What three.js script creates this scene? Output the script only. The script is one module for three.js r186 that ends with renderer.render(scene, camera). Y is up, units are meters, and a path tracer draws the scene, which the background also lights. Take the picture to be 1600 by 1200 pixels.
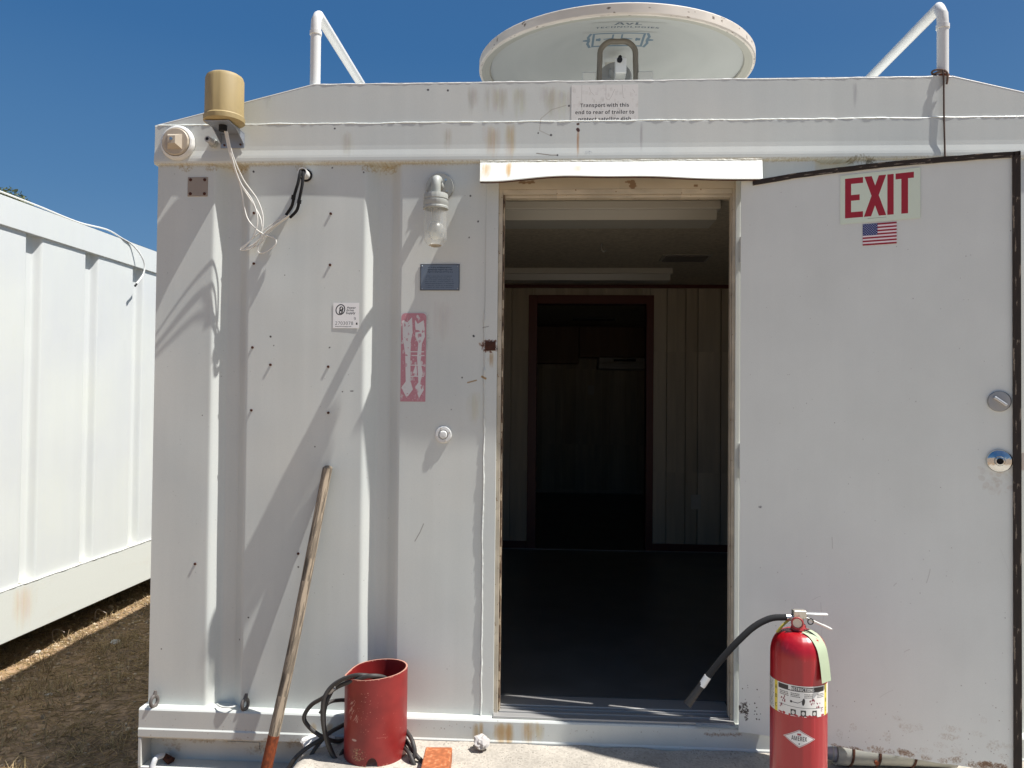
import * as THREE from 'three';
import { RoundedBoxGeometry } from 'three/addons/geometries/RoundedBoxGeometry.js';
import { mergeGeometries, toCreasedNormals } from 'three/addons/utils/BufferGeometryUtils.js';

/* ------------------------------------------------ camera, sky, sun, exposure */
const scene = new THREE.Scene();
const FOCAL = 1202;                                    // focal length in pixels of the 1600 x 1200 photograph
const camera = new THREE.PerspectiveCamera(2 * Math.atan(600 / FOCAL) * 180 / Math.PI, 4 / 3, 0.05, 600);
camera.position.set(0, 1.6, 3.1);
camera.rotation.order = 'YXZ';
camera.rotation.set(0.0187, 0.0563, 0.0100);
camera.updateMatrixWorld(true);

const renderer = new THREE.WebGLRenderer({ antialias: true });
renderer.setSize(1024, 768);
renderer.toneMapping = THREE.LinearToneMapping;
renderer.toneMappingExposure = 1.56;
renderer.shadowMap.enabled = true;

const SUN = new THREE.Vector3(0.523, 1, 0.097).normalize();
const sun = new THREE.DirectionalLight(new THREE.Color().setRGB(1, 0.98, 0.955), 4.7);
sun.position.copy(SUN).multiplyScalar(30);
sun.target.position.set(0, 0, 0);
sun.castShadow = true;
sun.shadow.mapSize.set(4096, 4096);
Object.assign(sun.shadow.camera, { left: -12, right: 12, top: 12, bottom: -12, near: 1, far: 70 });
sun.shadow.radius = 1;
scene.add(sun, sun.target);

{ // clear desert sky: deep blue overhead, paler towards the horizon and round the sun
  const w = 512, h = 256, data = new Float32Array(w * h * 4), d = new THREE.Vector3();
  const stops = [[-90, .20, .19, .17], [-4, .24, .265, .28], [0, .20, .285, .36], [6, .092, .188, .320], [14, .055, .138, .272], [24, .029, .097, .228], [45, .019, .068, .182], [90, .016, .056, .16]];
  for (let j = 0; j < h; j++) {
    const el = (j + .5) / h * 180 - 90;
    let k = 0; while (k < stops.length - 2 && el > stops[k + 1][0]) k++;
    const a = stops[k], b = stops[k + 1], t = THREE.MathUtils.clamp((el - a[0]) / (b[0] - a[0]), 0, 1);
    for (let i = 0; i < w; i++) {
      const az = ((i + .5) / w - .5) * 2 * Math.PI, ce = Math.cos(el * Math.PI / 180);
      d.set(ce * Math.cos(az), Math.sin(el * Math.PI / 180), ce * Math.sin(az));
      const c = Math.max(0, d.dot(SUN)), glow = .2 * Math.pow(c, 4) + .5 * Math.pow(c, 30);
      const o = (j * w + i) * 4;
      for (let q = 0; q < 3; q++) data[o + q] = (a[q + 1] + (b[q + 1] - a[q + 1]) * t) + (el > 0 ? glow * [1, .95, .85][q] : 0);
      data[o + 3] = 1;
    }
  }
  const sky = new THREE.DataTexture(data, w, h, THREE.RGBAFormat, THREE.FloatType);
  sky.mapping = THREE.EquirectangularReflectionMapping; sky.magFilter = THREE.LinearFilter; sky.needsUpdate = true;
  scene.background = sky; scene.environment = sky;
}

/* ------------------------------------------------ helpers */
let seed = 20231;
const rnd = () => { seed = (seed * 1664525 + 1013904223) >>> 0; return seed / 4294967296; };
const rr = (a, b) => a + (b - a) * rnd();
const V = (x, y, z) => new THREE.Vector3(x, y, z);
const lerp = THREE.MathUtils.lerp, clamp = THREE.MathUtils.clamp, PI = Math.PI;
const EYE = camera.position.clone();
const ray = (px, py) => V((px - 800) / FOCAL, -(py - 600) / FOCAL, -1).applyQuaternion(camera.quaternion);
const W = (px, py, z = 0) => { const d = ray(px, py); return EYE.clone().addScaledVector(d, (z - EYE.z) / d.z); };     // photo pixel on the plane z
const WY = (px, py, y = 0) => { const d = ray(px, py); return EYE.clone().addScaledVector(d, (y - EYE.y) / d.y); };    // ... on the level y
const WX = (px, py, x) => { const d = ray(px, py); return EYE.clone().addScaledVector(d, (x - EYE.x) / d.x); };        // ... on the plane x
const WP = (px, py, p, n) => { const d = ray(px, py); return EYE.clone().addScaledVector(d, p.clone().sub(EYE).dot(n) / d.dot(n)); };

const taken = {}, bases = new Map();
const numbered = (n) => { const k = taken[n] = (taken[n] ?? -1) + 1; return k ? n + '_' + String(k).padStart(3, '0') : n; };
function thing(name, label, category, base = V(0, 0, 0), group) {
  const o = new THREE.Group(); o.name = numbered(name); o.position.copy(base); bases.set(o, base);
  o.userData = { label, category }; if (group) o.userData.group = group;
  scene.add(o); return o;
}
function obj(name, geo, mat, parent = scene) {          // geometry in world metres; stored relative to its thing's base
  const g = Array.isArray(geo) ? join(geo) : geo;
  const b = bases.get(parent);
  if (b) g.translate(-b.x, -b.y, -b.z);
  const m = new THREE.Mesh(g, mat); m.name = parent === scene ? numbered(name) : name;
  if (b) bases.set(m, b);
  parent.add(m); return m;
}
function solo(name, geo, mat, label, category, base, group) {   // a thing that is one mesh
  const g = Array.isArray(geo) ? join(geo) : geo; g.translate(-base.x, -base.y, -base.z);
  const m = new THREE.Mesh(g, mat); m.name = numbered(name); m.position.copy(base); bases.set(m, base);
  m.userData = { label, category }; if (group) m.userData.group = group;
  scene.add(m); return m;
}
function structure(name, geo, mat) { const m = obj(name, geo, mat); m.userData = { kind: 'structure' }; return m; }
const join = (list) => mergeGeometries(list.map((g) => { const q = g.index ? g.toNonIndexed() : g; for (const k of Object.keys(q.attributes)) if (!['position', 'normal', 'uv'].includes(k)) q.deleteAttribute(k); return q; }), false);
function boxUV(g, s = 1) {                                 // uv in metres, across the face's main axis
  const q = g.index ? g.toNonIndexed() : g; q.computeBoundingBox();
  const p = q.attributes.position, n = p.count, uv = new Float32Array(n * 2), a = V(), b = V(), c = V();
  for (let i = 0; i < n; i += 3) {
    a.fromBufferAttribute(p, i); b.fromBufferAttribute(p, i + 1); c.fromBufferAttribute(p, i + 2);
    const m = b.clone().sub(a).cross(c.clone().sub(a)), ax = Math.abs(m.x), ay = Math.abs(m.y), az = Math.abs(m.z);
    [a, b, c].forEach((v, k) => { const [u, w] = ax > ay && ax > az ? [v.z, v.y] : ay > az ? [v.x, v.z] : [v.x, v.y]; uv[(i + k) * 2] = u * s; uv[(i + k) * 2 + 1] = w * s; });
  }
  q.setAttribute('uv', new THREE.BufferAttribute(uv, 2)); return q;
}
const box = (x0, x1, y0, y1, z0, z1, r = 0) => boxUV((r ? new RoundedBoxGeometry(x1 - x0, y1 - y0, z1 - z0, 2, r) : new THREE.BoxGeometry(x1 - x0, y1 - y0, z1 - z0)).translate((x0 + x1) / 2, (y0 + y1) / 2, (z0 + z1) / 2));
const tube = (pts, r, n = 40, rad = 10) => new THREE.TubeGeometry(new THREE.CatmullRomCurve3(pts, false, 'centripetal'), n, r, rad, false);
function rod(a, b, r0, r1 = r0, seg = 20) {                // capped cylinder from a to b
  const d = b.clone().sub(a), g = new THREE.CylinderGeometry(r1, r0, d.length(), seg);
  g.applyQuaternion(new THREE.Quaternion().setFromUnitVectors(V(0, 1, 0), d.clone().normalize()));
  return g.translate((a.x + b.x) / 2, (a.y + b.y) / 2, (a.z + b.z) / 2);
}
const lathe = (pts, c, seg = 48) => toCreasedNormals(new THREE.LatheGeometry(pts.map(([r, y]) => new THREE.Vector2(r, y)), seg), .6).translate(c.x, c.y, c.z);
function prism(pts, x0, x1) {                              // outline in (z, y), run along x
  const s = new THREE.Shape(pts.map(([z, y]) => new THREE.Vector2(z, y)));
  const g = new THREE.ExtrudeGeometry(s, { depth: x1 - x0, bevelEnabled: false, steps: 1 });
  g.applyMatrix4(new THREE.Matrix4().makeBasis(V(0, 0, 1), V(0, 1, 0), V(-1, 0, 0))); // z,y,-x
  return boxUV(g.translate(x1, 0, 0));
}
function gridMesh(us, vs, f) {                             // surface through f(u, v) -> Vector3 (+ optional uv)
  const pos = [], uv = [], idx = [], nu = us.length;
  vs.forEach((v) => us.forEach((u) => { const p = f(u, v); pos.push(p.x, p.y, p.z); const t = p.uv ?? [p.x, p.y]; uv.push(t[0], t[1]); }));
  for (let j = 0; j < vs.length - 1; j++) for (let i = 0; i < nu - 1; i++) { const a = j * nu + i; idx.push(a, a + 1, a + nu + 1, a, a + nu + 1, a + nu); }
  const g = new THREE.BufferGeometry();
  g.setAttribute('position', new THREE.Float32BufferAttribute(pos, 3)); g.setAttribute('uv', new THREE.Float32BufferAttribute(uv, 2));
  g.setIndex(idx); g.computeVertexNormals(); return g;
}
const steps = (a, b, n) => Array.from({ length: n + 1 }, (_, i) => a + (b - a) * i / n);

// periodic value noise
const HT = Float32Array.from({ length: 65536 }, () => rnd());
const hsh = (x, y, s) => HT[((x * 73856093) ^ (y * 19349663) ^ (s * 83492791)) & 65535];
function vnoise(x, y, per, s = 0) {
  const xi = Math.floor(x), yi = Math.floor(y), fx = x - xi, fy = y - yi, u = fx * fx * (3 - 2 * fx), v = fy * fy * (3 - 2 * fy);
  const m = (a) => ((a % per) + per) % per;
  return lerp(lerp(hsh(m(xi), m(yi), s), hsh(m(xi + 1), m(yi), s), u), lerp(hsh(m(xi), m(yi + 1), s), hsh(m(xi + 1), m(yi + 1), s), u), v);
}
function fbm(x, y, per, oct = 4, s = 0) { let a = .5, t = 0, n = 0; for (let o = 0; o < oct; o++) { t += a * vnoise(x, y, per, s + o); n += a; a *= .5; x *= 2; y *= 2; per *= 2; } return t / n; }

function texture(w, h, f, srgb = true) {                   // f(u, v) -> [r, g, b] in 0..1 (sRGB if a colour)
  const d = new Uint8Array(w * h * 4);
  for (let j = 0; j < h; j++) for (let i = 0; i < w; i++) { const c = f(i / w, j / h), o = (j * w + i) * 4; for (let q = 0; q < 3; q++) d[o + q] = clamp((c.length ? c[q] : c) * 255, 0, 255); d[o + 3] = 255; }
  const t = new THREE.DataTexture(d, w, h); t.wrapS = t.wrapT = THREE.RepeatWrapping; t.magFilter = THREE.LinearFilter; t.minFilter = THREE.LinearMipmapLinearFilter; t.generateMipmaps = true;
  if (srgb) t.colorSpace = THREE.SRGBColorSpace; t.needsUpdate = true; return t;
}
const scaled = (t, s, s2 = s) => { const c = t.clone(); c.repeat.set(s, s2); c.needsUpdate = true; return c; };
function canvas(w, h, draw) {
  const c = document.createElement('canvas'); c.width = w; c.height = h; const g = c.getContext('2d'); draw(g, w, h);
  const t = new THREE.CanvasTexture(c); t.colorSpace = THREE.SRGBColorSpace; t.magFilter = THREE.LinearFilter; return t;
}
const std = (o) => new THREE.MeshStandardMaterial({ roughness: .6, ...o });
const lin = (r, g, b) => new THREE.Color().setRGB(r, g, b);
function grain(g, w, h, amt, n = 1) { const im = g.getImageData(0, 0, w, h), d = im.data; for (let i = 0; i < d.length; i += 4) { const k = (rnd() - .5) * amt; d[i] += k; d[i + 1] += k; d[i + 2] += k; } g.putImageData(im, 0, 0); }
function blot(g, x, y, r, rgb, a, ry = r) {                // ragged stain made of many small dabs
  for (let k = 0; k < 60; k++) { const t = rr(0, 2 * PI), q = Math.sqrt(rnd()); g.fillStyle = `rgba(${rgb},${a * rr(.2, 1)})`; g.beginPath(); g.ellipse(x + Math.cos(t) * q * r, y + Math.sin(t) * q * ry, r * rr(.05, .22), ry * rr(.05, .22), rr(0, 3), 0, 7); g.fill(); }
}
function streak(g, x, y, w, len, rgb, a) { for (let k = 0; k < 45; k++) { const off = (rnd() + rnd() + rnd() - 1.5) / 1.5, l = len * rr(.2, 1) * (1 - .5 * Math.abs(off)), y0 = y + (len - l) * rnd() * rnd(); g.fillStyle = `rgba(${rgb},${a * rr(.08, .3)})`; g.beginPath(); g.ellipse(x + off * w / 2 + rr(-.5, .5), y0 + l / 2, rr(.4, w * .1 + .8), l / 2, rr(-.02, .02), 0, 7); g.fill(); } }
function speck(g, x, y, r, c = '30,26,24', a = .9) { g.fillStyle = `rgba(${c},${a})`; g.beginPath(); g.ellipse(x, y, r, r * rr(.6, 1.3), rr(0, 3), 0, 7); g.fill(); }

/* ------------------------------------------------ procedural materials */
// The end wall's paint: one map over the whole front (x -1.75..2.25, y 0..3), stains and chips where the photograph shows them
const FX = -1.75, FW = 4, FH = 3, FS = 512;
const facadeMap = canvas(FW * FS, FH * FS, (g, w, h) => {
  const im = g.createImageData(w, h), d = im.data;
  for (let j = 0; j < h; j++) for (let i = 0; i < w; i++) {
    const u = i / FS, v = j / FS, n = fbm(u * 3, v * 3, 64, 4, 3), s = fbm(u * 22, v * 1.6, 128, 3, 9), o = (j * w + i) * 4;
    const k = 206 + (n - .5) * 11 + (s - .5) * 7 + (rnd() - .5) * 5;
    d[o] = k - 1 + (n - .5) * 5; d[o + 1] = k + 1; d[o + 2] = k - 6 - (n - .5) * 5; d[o + 3] = 255;
  }
  g.putImageData(im, 0, 0);
  const at = (px, py) => { const p = W(px, py); return [(p.x - FX) * FS, h - p.y * FS]; };
  const S = FS / 388;                                     // photo pixels to map pixels
  const B = (px, py, r, rgb, a, ry) => { const [x, y] = at(px, py); blot(g, x, y, r * S, rgb, a, (ry ?? r) * S); };
  const T = (px, py, wd, l, rgb, a) => { const [x, y] = at(px, py); streak(g, x, y, wd * S, l * S, rgb, a); };
  const K = (px, py, r, c, a) => { const [x, y] = at(px, py); speck(g, x, y, r * S * .75, c, a); };
  const L = (pts, wd, c) => { g.strokeStyle = c; g.lineWidth = wd * S; g.beginPath(); pts.forEach(([a, b], i) => { const [x, y] = at(a, b); i ? g.lineTo(x, y) : g.moveTo(x, y); }); g.stroke(); };
  // dirt in the seam under the beam, tan where water stands
  for (let px = 250; px < 1500; px += 7) B(px, 259 - (px - 250) * .009, 7, '150,128,92', .10 + .16 * fbm(px * .013, 1, 64, 3, 5), 3);
  for (const [px, r] of [[375, 16], [365, 8], [600, 22], [575, 10], [470, 9], [290, 12], [330, 10]]) B(px, 262, r, '146,120,72', .34, 6);
  B(1345, 250, 18, '110,98,70', .5, 6); B(1360, 253, 9, '92,84,66', .5, 4);
  T(762, 258, 20, 34, '186,150,96', .45); T(796, 256, 13, 36, '178,128,70', .55); T(900, 262, 40, 20, '170,150,120', .25);
  // rust and water runs on the beam
  for (let q = 0; q < 3; q++) { T(772 + rr(-6, 6), 193 + rr(0, 6), rr(18, 40), 60, '176,148,110', .13); T(797 + rr(-3, 3), 190 + rr(0, 4), rr(10, 22), 66, '168,132,90', .14); } T(700, 200, 18, 50, '150,135,110', .2); T(545, 205, 30, 46, '150,140,120', .16);
  T(903, 203, 7, 48, '160,110,70', .3); K(903, 195, 3, '66,34,22'); K(903, 204, 3.4, '60,28,18');
  for (let k = 0; k < 16; k++) T(rr(735, 890), 132 + rr(0, 12), rr(16, 46), rr(36, 58), '150,136,120', rr(.06, .13)); T(737, 134, 16, 50, '136,128,120', .16); T(1002, 190, 7, 55, '140,134,128', .2); T(420, 135, 24, 40, '138,130,120', .14); T(1335, 128, 11, 50, '140,134,128', .18);
  L([[885, 165], [862, 172], [845, 186], [843, 205], [862, 214]], 1, 'rgba(124,110,92,.4)'); L([[838, 241], [860, 244], [872, 244]], 1, 'rgba(84,70,58,.8)');
  for (const [a, b] of [[871, 244], [861, 212], [841, 209], [889, 166], [700, 142], [669, 141], [524, 202], [396, 268], [568, 269], [383, 298], [519, 262], [735, 306], [515, 543]]) K(a, b, 1.9);
  B(918, 240, 7, '120,124,130', .3, 3);
  // specks and scuffs over the panels
  for (let k = 0; k < 200; k++) K(rr(250, 780), rr(270, 1095), rr(.3, .7), rnd() < .5 ? '90,80,70' : '60,56,54', rr(.25, .8));
  for (const [a, b, r] of [[423, 526, 2.2], [428, 540, 1], [492, 698, 1.3], [316, 649, 1], [535, 612, 1.2], [372, 1001, 1.6], [388, 965, 1.4], [252, 1014, 1.2], [466, 886, 1.8], [445, 430, 1], [747, 346, 1.6], [733, 371, 1.2], [740, 525, 2], [722, 590, 1.6], [705, 640, 1], [777, 545, 2]]) K(a, b, r);
  L([[662, 818], [656, 832], [648, 846]], 1, 'rgba(112,106,100,.8)'); L([[547, 611], [552, 611]], 1.4, 'rgba(60,56,54,.8)'); L([[730, 598], [745, 594]], 2, 'rgba(140,108,64,.8)'); L([[752, 588], [760, 592]], 3, 'rgba(146,106,52,.8)'); L([[754, 512], [764, 510]], 1, 'rgba(90,84,80,.7)');
  B(664, 520, 6, '120,110,100', .12, 30); T(690, 470, 60, 70, '176,170,160', .16); T(745, 610, 40, 60, '190,182,150', .22);
  // bare rusted patch beside the latch
  B(766, 541, 14, '82,40,22', .85, 10); B(766, 541, 9, '52,24,16', .9, 7); B(756, 537, 8, '120,84,60', .6, 5); T(768, 550, 14, 30, '150,110,60', .3);
  // bottom rail
  for (const [px, wd, l, a] of [[745, 14, 36, .3], [757, 8, 34, .3], [784, 34, 40, .5], [797, 22, 42, .5], [826, 30, 38, .36], [845, 18, 34, .2], [520, 26, 34, .25], [495, 14, 36, .25]]) for (let q = 0; q < 3; q++) T(px + rr(-5, 5), 1119 + rr(0, 4), wd * rr(.5, 1), l, '172,134,84', a * .6);
  for (const [a, b] of [[681, 1130], [692, 1130], [705, 1126], [716, 1124], [728, 1128], [697, 1131], [745, 1127], [722, 1153], [901, 1134], [1000, 1136]]) K(a, b, .9, '90,72,56', .7);
  for (let k = 0; k < 130; k++) K(rr(230, 1150), rr(1112, 1160), rr(.4, 1.1), '110,88,66', rr(.2, .7));
  for (let k = 0; k < 60; k++) B(rr(240, 560), 1150 + 34 * rnd() * rnd(), rr(4, 18), '140,116,84', rr(.06, .26), rr(3, 8));
  for (let k = 0; k < 14; k++) B(1100 + k * 4, 1139 + (k % 3), 4, '120,92,70', .5, 2);
});
const facade = std({ map: facadeMap, roughness: .42 });
const facadeUV = (g) => { const q = g.index ? g.toNonIndexed() : g, p = q.attributes.position, uv = new Float32Array(p.count * 2); for (let i = 0; i < p.count; i++) { uv[i * 2] = (p.getX(i) - FX) / FW; uv[i * 2 + 1] = p.getY(i) / FH; } q.setAttribute('uv', new THREE.BufferAttribute(uv, 2)); return q; };

const paintTex = texture(1024, 1024, (u, v) => { const n = fbm(u * 5, v * 5, 5, 5, 41), s = fbm(u * 40, v * 3, 120, 3, 47), c = .825 + (n - .5) * .04 + (s - .5) * .012; return [c - .008, c, c - .016 - (n - .5) * .03]; });
const whitePaint = std({ map: scaled(paintTex, .5), roughness: .45 });
const dirtyPaint = std({ color: lin(.88, .84, .76), map: scaled(paintTex, .9), roughness: .6 });
const pipePaint = std({ color: lin(.70, .695, .66), roughness: .4 });
const tanTex = texture(512, 512, (u, v) => { const n = fbm(u * 6, v * 12, 12, 5, 51), s = fbm(u * 40, v * 40, 40, 3, 52); const k = .72 + (n - .5) * .22; const ch = s > .80; return ch ? [.52, .42, .32] : [k, k * .94, k * .83]; });
const framePaint = std({ map: scaled(tanTex, 2), roughness: .6 });
const chipTex = texture(512, 512, (u, v) => { const n = fbm(u * 40, v * 10, 40, 4, 55) + .12 * (fbm(u * 50, v * 50, 50, 2, 56) - .5); const k = n > .60 ? [.74, .68, .58] : n > .36 ? [.45, .37, .29] : [.28, .21, .17]; return k; });
const chippedPaint = std({ map: scaled(chipTex, 2), roughness: .7 });
const rustTex = texture(256, 256, (u, v) => { const n = fbm(u * 10, v * 10, 10, 5, 61); return [.30 + n * .34, .15 + n * .17, .08 + n * .08]; });
const rust = std({ map: scaled(rustTex, 4), roughness: .9 });
const darkRust = std({ color: lin(.34, .38, .42), map: scaled(rustTex, 6), roughness: .85 });
const rubberTex = texture(256, 256, (u, v) => { const n = fbm(u * 12, v * 60, 60, 4, 65); return n > .66 ? [.52, .47, .41] : [.16 + n * .1, .135 + n * .08, .12 + n * .06]; });
const gasket = std({ map: scaled(rubberTex, 1.6), roughness: .85 });
const steel = std({ color: lin(.62, .62, .60), metalness: 1, roughness: .3 });
const dullSteel = std({ color: lin(.34, .37, .42), metalness: .55, roughness: .45 });
const aluminium = std({ color: lin(.42, .41, .39), metalness: .5, roughness: .5 });
const blackRubber = std({ color: lin(.010, .010, .011), roughness: .92 });
const beigeTex = texture(512, 512, (u, v) => { const n = fbm(u * 5, v * 5, 5, 5, 71), s = fbm(u * 26, v * 4, 52, 3, 72), k = .67 + (n - .5) * .14 + (s - .5) * .05; return [k, k * .88, k * .61]; });
const beige = std({ map: scaled(beigeTex, 1), roughness: .62 });
const palePlastic = std({ color: lin(.74, .62, .50), map: scaled(paintTex, 3), roughness: .55 });
const mdl = (c, o) => std({ color: c, ...o });
const whiteWire = mdl(lin(.72, .70, .64), { roughness: .5 });
const lampPaint = mdl(lin(.60, .60, .57), { map: scaled(paintTex, 4), roughness: .5 });
const greyPlate = mdl(lin(.42, .42, .41), { map: scaled(paintTex, 4), roughness: .55 });
const concreteTex = texture(1024, 1024, (u, v) => { const n = fbm(u * 6, v * 6, 6, 6, 81), f = fbm(u * 120, v * 120, 120, 2, 82), k = .69 + (n - .5) * .22 + (f - .5) * .16 - (f > .74 ? .14 : 0); return [k, k * .955, k * .88]; });
const concrete = std({ map: scaled(concreteTex, .9), roughness: .95, bumpMap: scaled(concreteTex, .9), bumpScale: .004 });
const soilTex = texture(2048, 2048, (u, v) => { const n = fbm(u * 7, v * 7, 7, 6, 91), f = fbm(u * 130, v * 130, 130, 3, 92), s = fbm(u * 40, v * 260, 260, 2, 93); const k = .57 + (n - .5) * .26 + (f - .5) * .3 + (s - .5) * .08; return [k, k * .83, k * .64]; });
const soil = std({ map: scaled(soilTex, .4), roughness: 1, bumpMap: scaled(soilTex, .4), bumpScale: .02 });
const woodTex = texture(512, 512, (u, v) => { const s = fbm(u * 26, v * 2.5, 52, 4, 101), f = fbm(u * 90, v * 7, 90, 3, 102), k = .31 + s * .38 + (f > .58 ? .14 : 0) - (f < .4 ? .10 : 0); return [k, k * .90, k * .77]; });
const weatheredWood = std({ map: scaled(woodTex, 2, 2), roughness: .85, bumpMap: scaled(woodTex, 2, 2), bumpScale: .0015 });
const panelTex = texture(512, 512, (u, v) => { const s = fbm(u * 24, v * 2, 48, 4, 111), k = .78 + (s - .5) * .14; return [k, k * .95, k * .85]; });
const panelWood = [0, 1, 2].map((k) => std({ color: lin(1 - .06 * k, 1 - .07 * k, 1 - .09 * k), map: scaled(panelTex, 1), roughness: .6 }));
const redTrim = mdl(lin(.12, .03, .02), { roughness: .45 });
const ceilTex = texture(512, 512, (u, v) => { const n = fbm(u * 60, v * 60, 60, 3, 121), k = .73 + (n - .5) * .16; return [k, k * .95, k * .85]; });
const ceilingBoard = std({ map: scaled(ceilTex, 1), roughness: .95, bumpMap: scaled(ceilTex, 1), bumpScale: .003 });
const vinylTex = texture(512, 512, (u, v) => { const n = fbm(u * 8, v * 8, 8, 5, 131), k = .37 + (n - .5) * .10; return [k, k * .99, k * .95]; });
const vinyl = std({ map: scaled(vinylTex, .8), roughness: .34 });
const fixtureWhite = mdl(lin(.55, .53, .47), { roughness: .5 });
const darkCabinet = std({ color: lin(.34, .22, .14), map: scaled(panelTex, 1), roughness: .5 });

/* ------------------------------------------------ ground */
const bumps = (x, z) => (fbm(x * .9 + 50, z * .9 + 50, 4096, 4, 7) - .5) * .07 + (fbm(x * 7 + 90, z * 7 + 90, 4096, 3, 8) - .5) * .022 - .008;
{
  const near = (a, b, n, far) => [-far, -far / 2, -far / 5, -30, -12, ...steps(a, b, n), 12, 30, far / 5, far / 2, far];
  const g = gridMesh(near(-6, 6, 190, 300), near(-8, 6, 220, 300).reverse(), (x, z) => { const flat = Math.abs(x) > 6 || z > 6 || z < -8; const p = V(x, flat ? 0 : bumps(x, z), z); p.uv = [x, z]; return p; });
  structure('ground', g, soil);
}

/* ------------------------------------------------ the office trailer */
const XL = -1.66, XR = 2.20, YB = 0.088, ZB = -7.4;
const trailer = thing('office_trailer', 'white steel office trailer with an open door, seen end on', 'trailer', V(.27, YB, -3.7));
const GROOVES = [[-1.418, -1.374, -1.316, -1.274], [-.782, -.734, -.682, -.638], [1.02, 1.06, 1.135, 1.175], [1.64, 1.68, 1.755, 1.795]];
const GD = .042;
const rawGroove = (x, list = GROOVES, d = GD) => { for (const [a, b, c, e] of list) if (x > a && x < e) return x < b ? -d * (x - a) / (b - a) : x < c ? -d : -d * (e - x) / (e - c); return 0; };
const groove = (x, list, d) => { let s = 0; for (let k = -4; k <= 4; k++) s += rawGroove(x + k * .0020, list, d); return s / 9; };
const dent = (x, y) => (fbm(x * 1.7 + 20, y * 1.5 + 7, 512, 3, 13) - .5) * .009 + (fbm(x * 6 + 3, y * 4 + 9, 512, 2, 14) - .5) * .0012;
function grooveSamples(x0, x1, list = GROOVES) { const s = new Set(steps(x0, x1, Math.ceil((x1 - x0) / .035))); for (const [a, , , e] of list) for (const q of steps(a - .02, e + .02, 44)) if (q > x0 && q < x1) s.add(q); return [...s].sort((a, b) => a - b); }
function panelGeo(x0, x1, y0, y1) {
  const front = gridMesh(grooveSamples(x0, x1), steps(y0, y1, 70), (x, y) => V(x, y, groove(x) + dent(x, y) * clamp((x - XL) / .1, 0, 1)));
  const back = gridMesh([x1, x0], [y0, y1], (x, y) => V(x, y, -.075));
  const s0 = gridMesh([0, 1], [y0, y1], (t, y) => V(x0, y, t ? groove(x0) : -.075)), s1 = gridMesh([0, 1], [y0, y1], (t, y) => V(x1, y, t ? -.075 : groove(x1) + dent(x1, y)));
  return [front, back, s0, s1].map(facadeUV);
}
obj('wall_panel', panelGeo(XL, -.287, .30, 2.57), facade, trailer);
obj('wall_panel', panelGeo(.73, XR, .30, 2.57), facade, trailer);
// flat steel posts of the doorway, welded to the panels
obj('door_post', facadeUV(box(-.287, -.236, .30, 2.57, -.08, .003, .002)), facade, trailer);
obj('door_post', facadeUV(box(.712, .73, .30, 2.57, -.08, .003, .002)), facade, trailer);
function bead(a, b, r, n, wob) {
  const g = new THREE.TubeGeometry(new THREE.LineCurve3(a, b), n, r, 6, false), p = g.attributes.position;
  const dir = b.clone().sub(a).normalize(), len = a.distanceTo(b), q = V();
  for (let i = 0; i < p.count; i++) { q.fromBufferAttribute(p, i); const t = q.clone().sub(a).dot(dir), c = a.clone().addScaledVector(dir, t); const k = 1 + wob * (fbm(t * 55, r * 900 + len, 4096, 3, 17) - .5) * 2; const o = (fbm(t * 14, len * 3, 4096, 2, 19) - .5) * r * 1.6; q.sub(c).multiplyScalar(k).add(c); q.y += dir.y ? 0 : o; q.x += dir.y ? o : 0; p.setXYZ(i, q.x, q.y, q.z); }
  g.computeVertexNormals(); return g;
}
obj('weld_bead', facadeUV(bead(V(-.287, .33, .0012), V(-.287, 1.95, .0012), .0044, 340, .55)), facade, trailer);
// the beam across the top and the gable plate above it
obj('fascia_beam', facadeUV(prism([[-.09, 2.557], [.006, 2.557], [.011, 2.560], [.0135, 2.568], [.0135, 2.580], [.0125, 2.590], [.0092, 2.612], [.0085, 2.63], [.0085, 2.716], [.007, 2.72], [-.09, 2.72]], -1.672, 2.212)), facade, trailer);
{
  const s = new THREE.Shape([[-1.668, 2.7205], [2.208, 2.7205], [1.548, 2.884], [-1.007, 2.884]].map(([x, y]) => new THREE.Vector2(x, y)));
  obj('gable_plate', facadeUV(new THREE.ExtrudeGeometry(s, { depth: .014, bevelEnabled: false }).translate(0, 0, -.010)), facade, trailer);
}
obj('weld_bead', facadeUV(bead(V(-1.66, 2.7205, .0055), V(2.2, 2.7205, .0055), .0038, 900, .45)), facade, trailer);
obj('gable_edge', [bead(V(-1.007, 2.8845, .0015), V(1.548, 2.8845, .0015), .0032, 300, .3), rod(V(-1.668, 2.7215, .0015), V(-1.007, 2.8845, .0015), .003, .003, 8), rod(V(1.548, 2.8845, .0015), V(2.208, 2.7215, .0015), .003, .003, 8)], pipePaint, trailer);
{ // roof skin: three slopes with a thin lip that stands just over the gable plate
  const prof = [[-1.676, 2.7225], [-1.008, 2.888], [1.549, 2.888], [2.216, 2.7225]], out = [...prof, ...prof.slice().reverse().map(([x, y]) => [x, y - .0035])];
  const s = new THREE.Shape(out.map(([x, y]) => new THREE.Vector2(x, y)));
  obj('roof', boxUV(new THREE.ExtrudeGeometry(s, { depth: 7.4, bevelEnabled: false }).translate(0, 0, ZB + .0035)), whitePaint, trailer);
}
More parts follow.
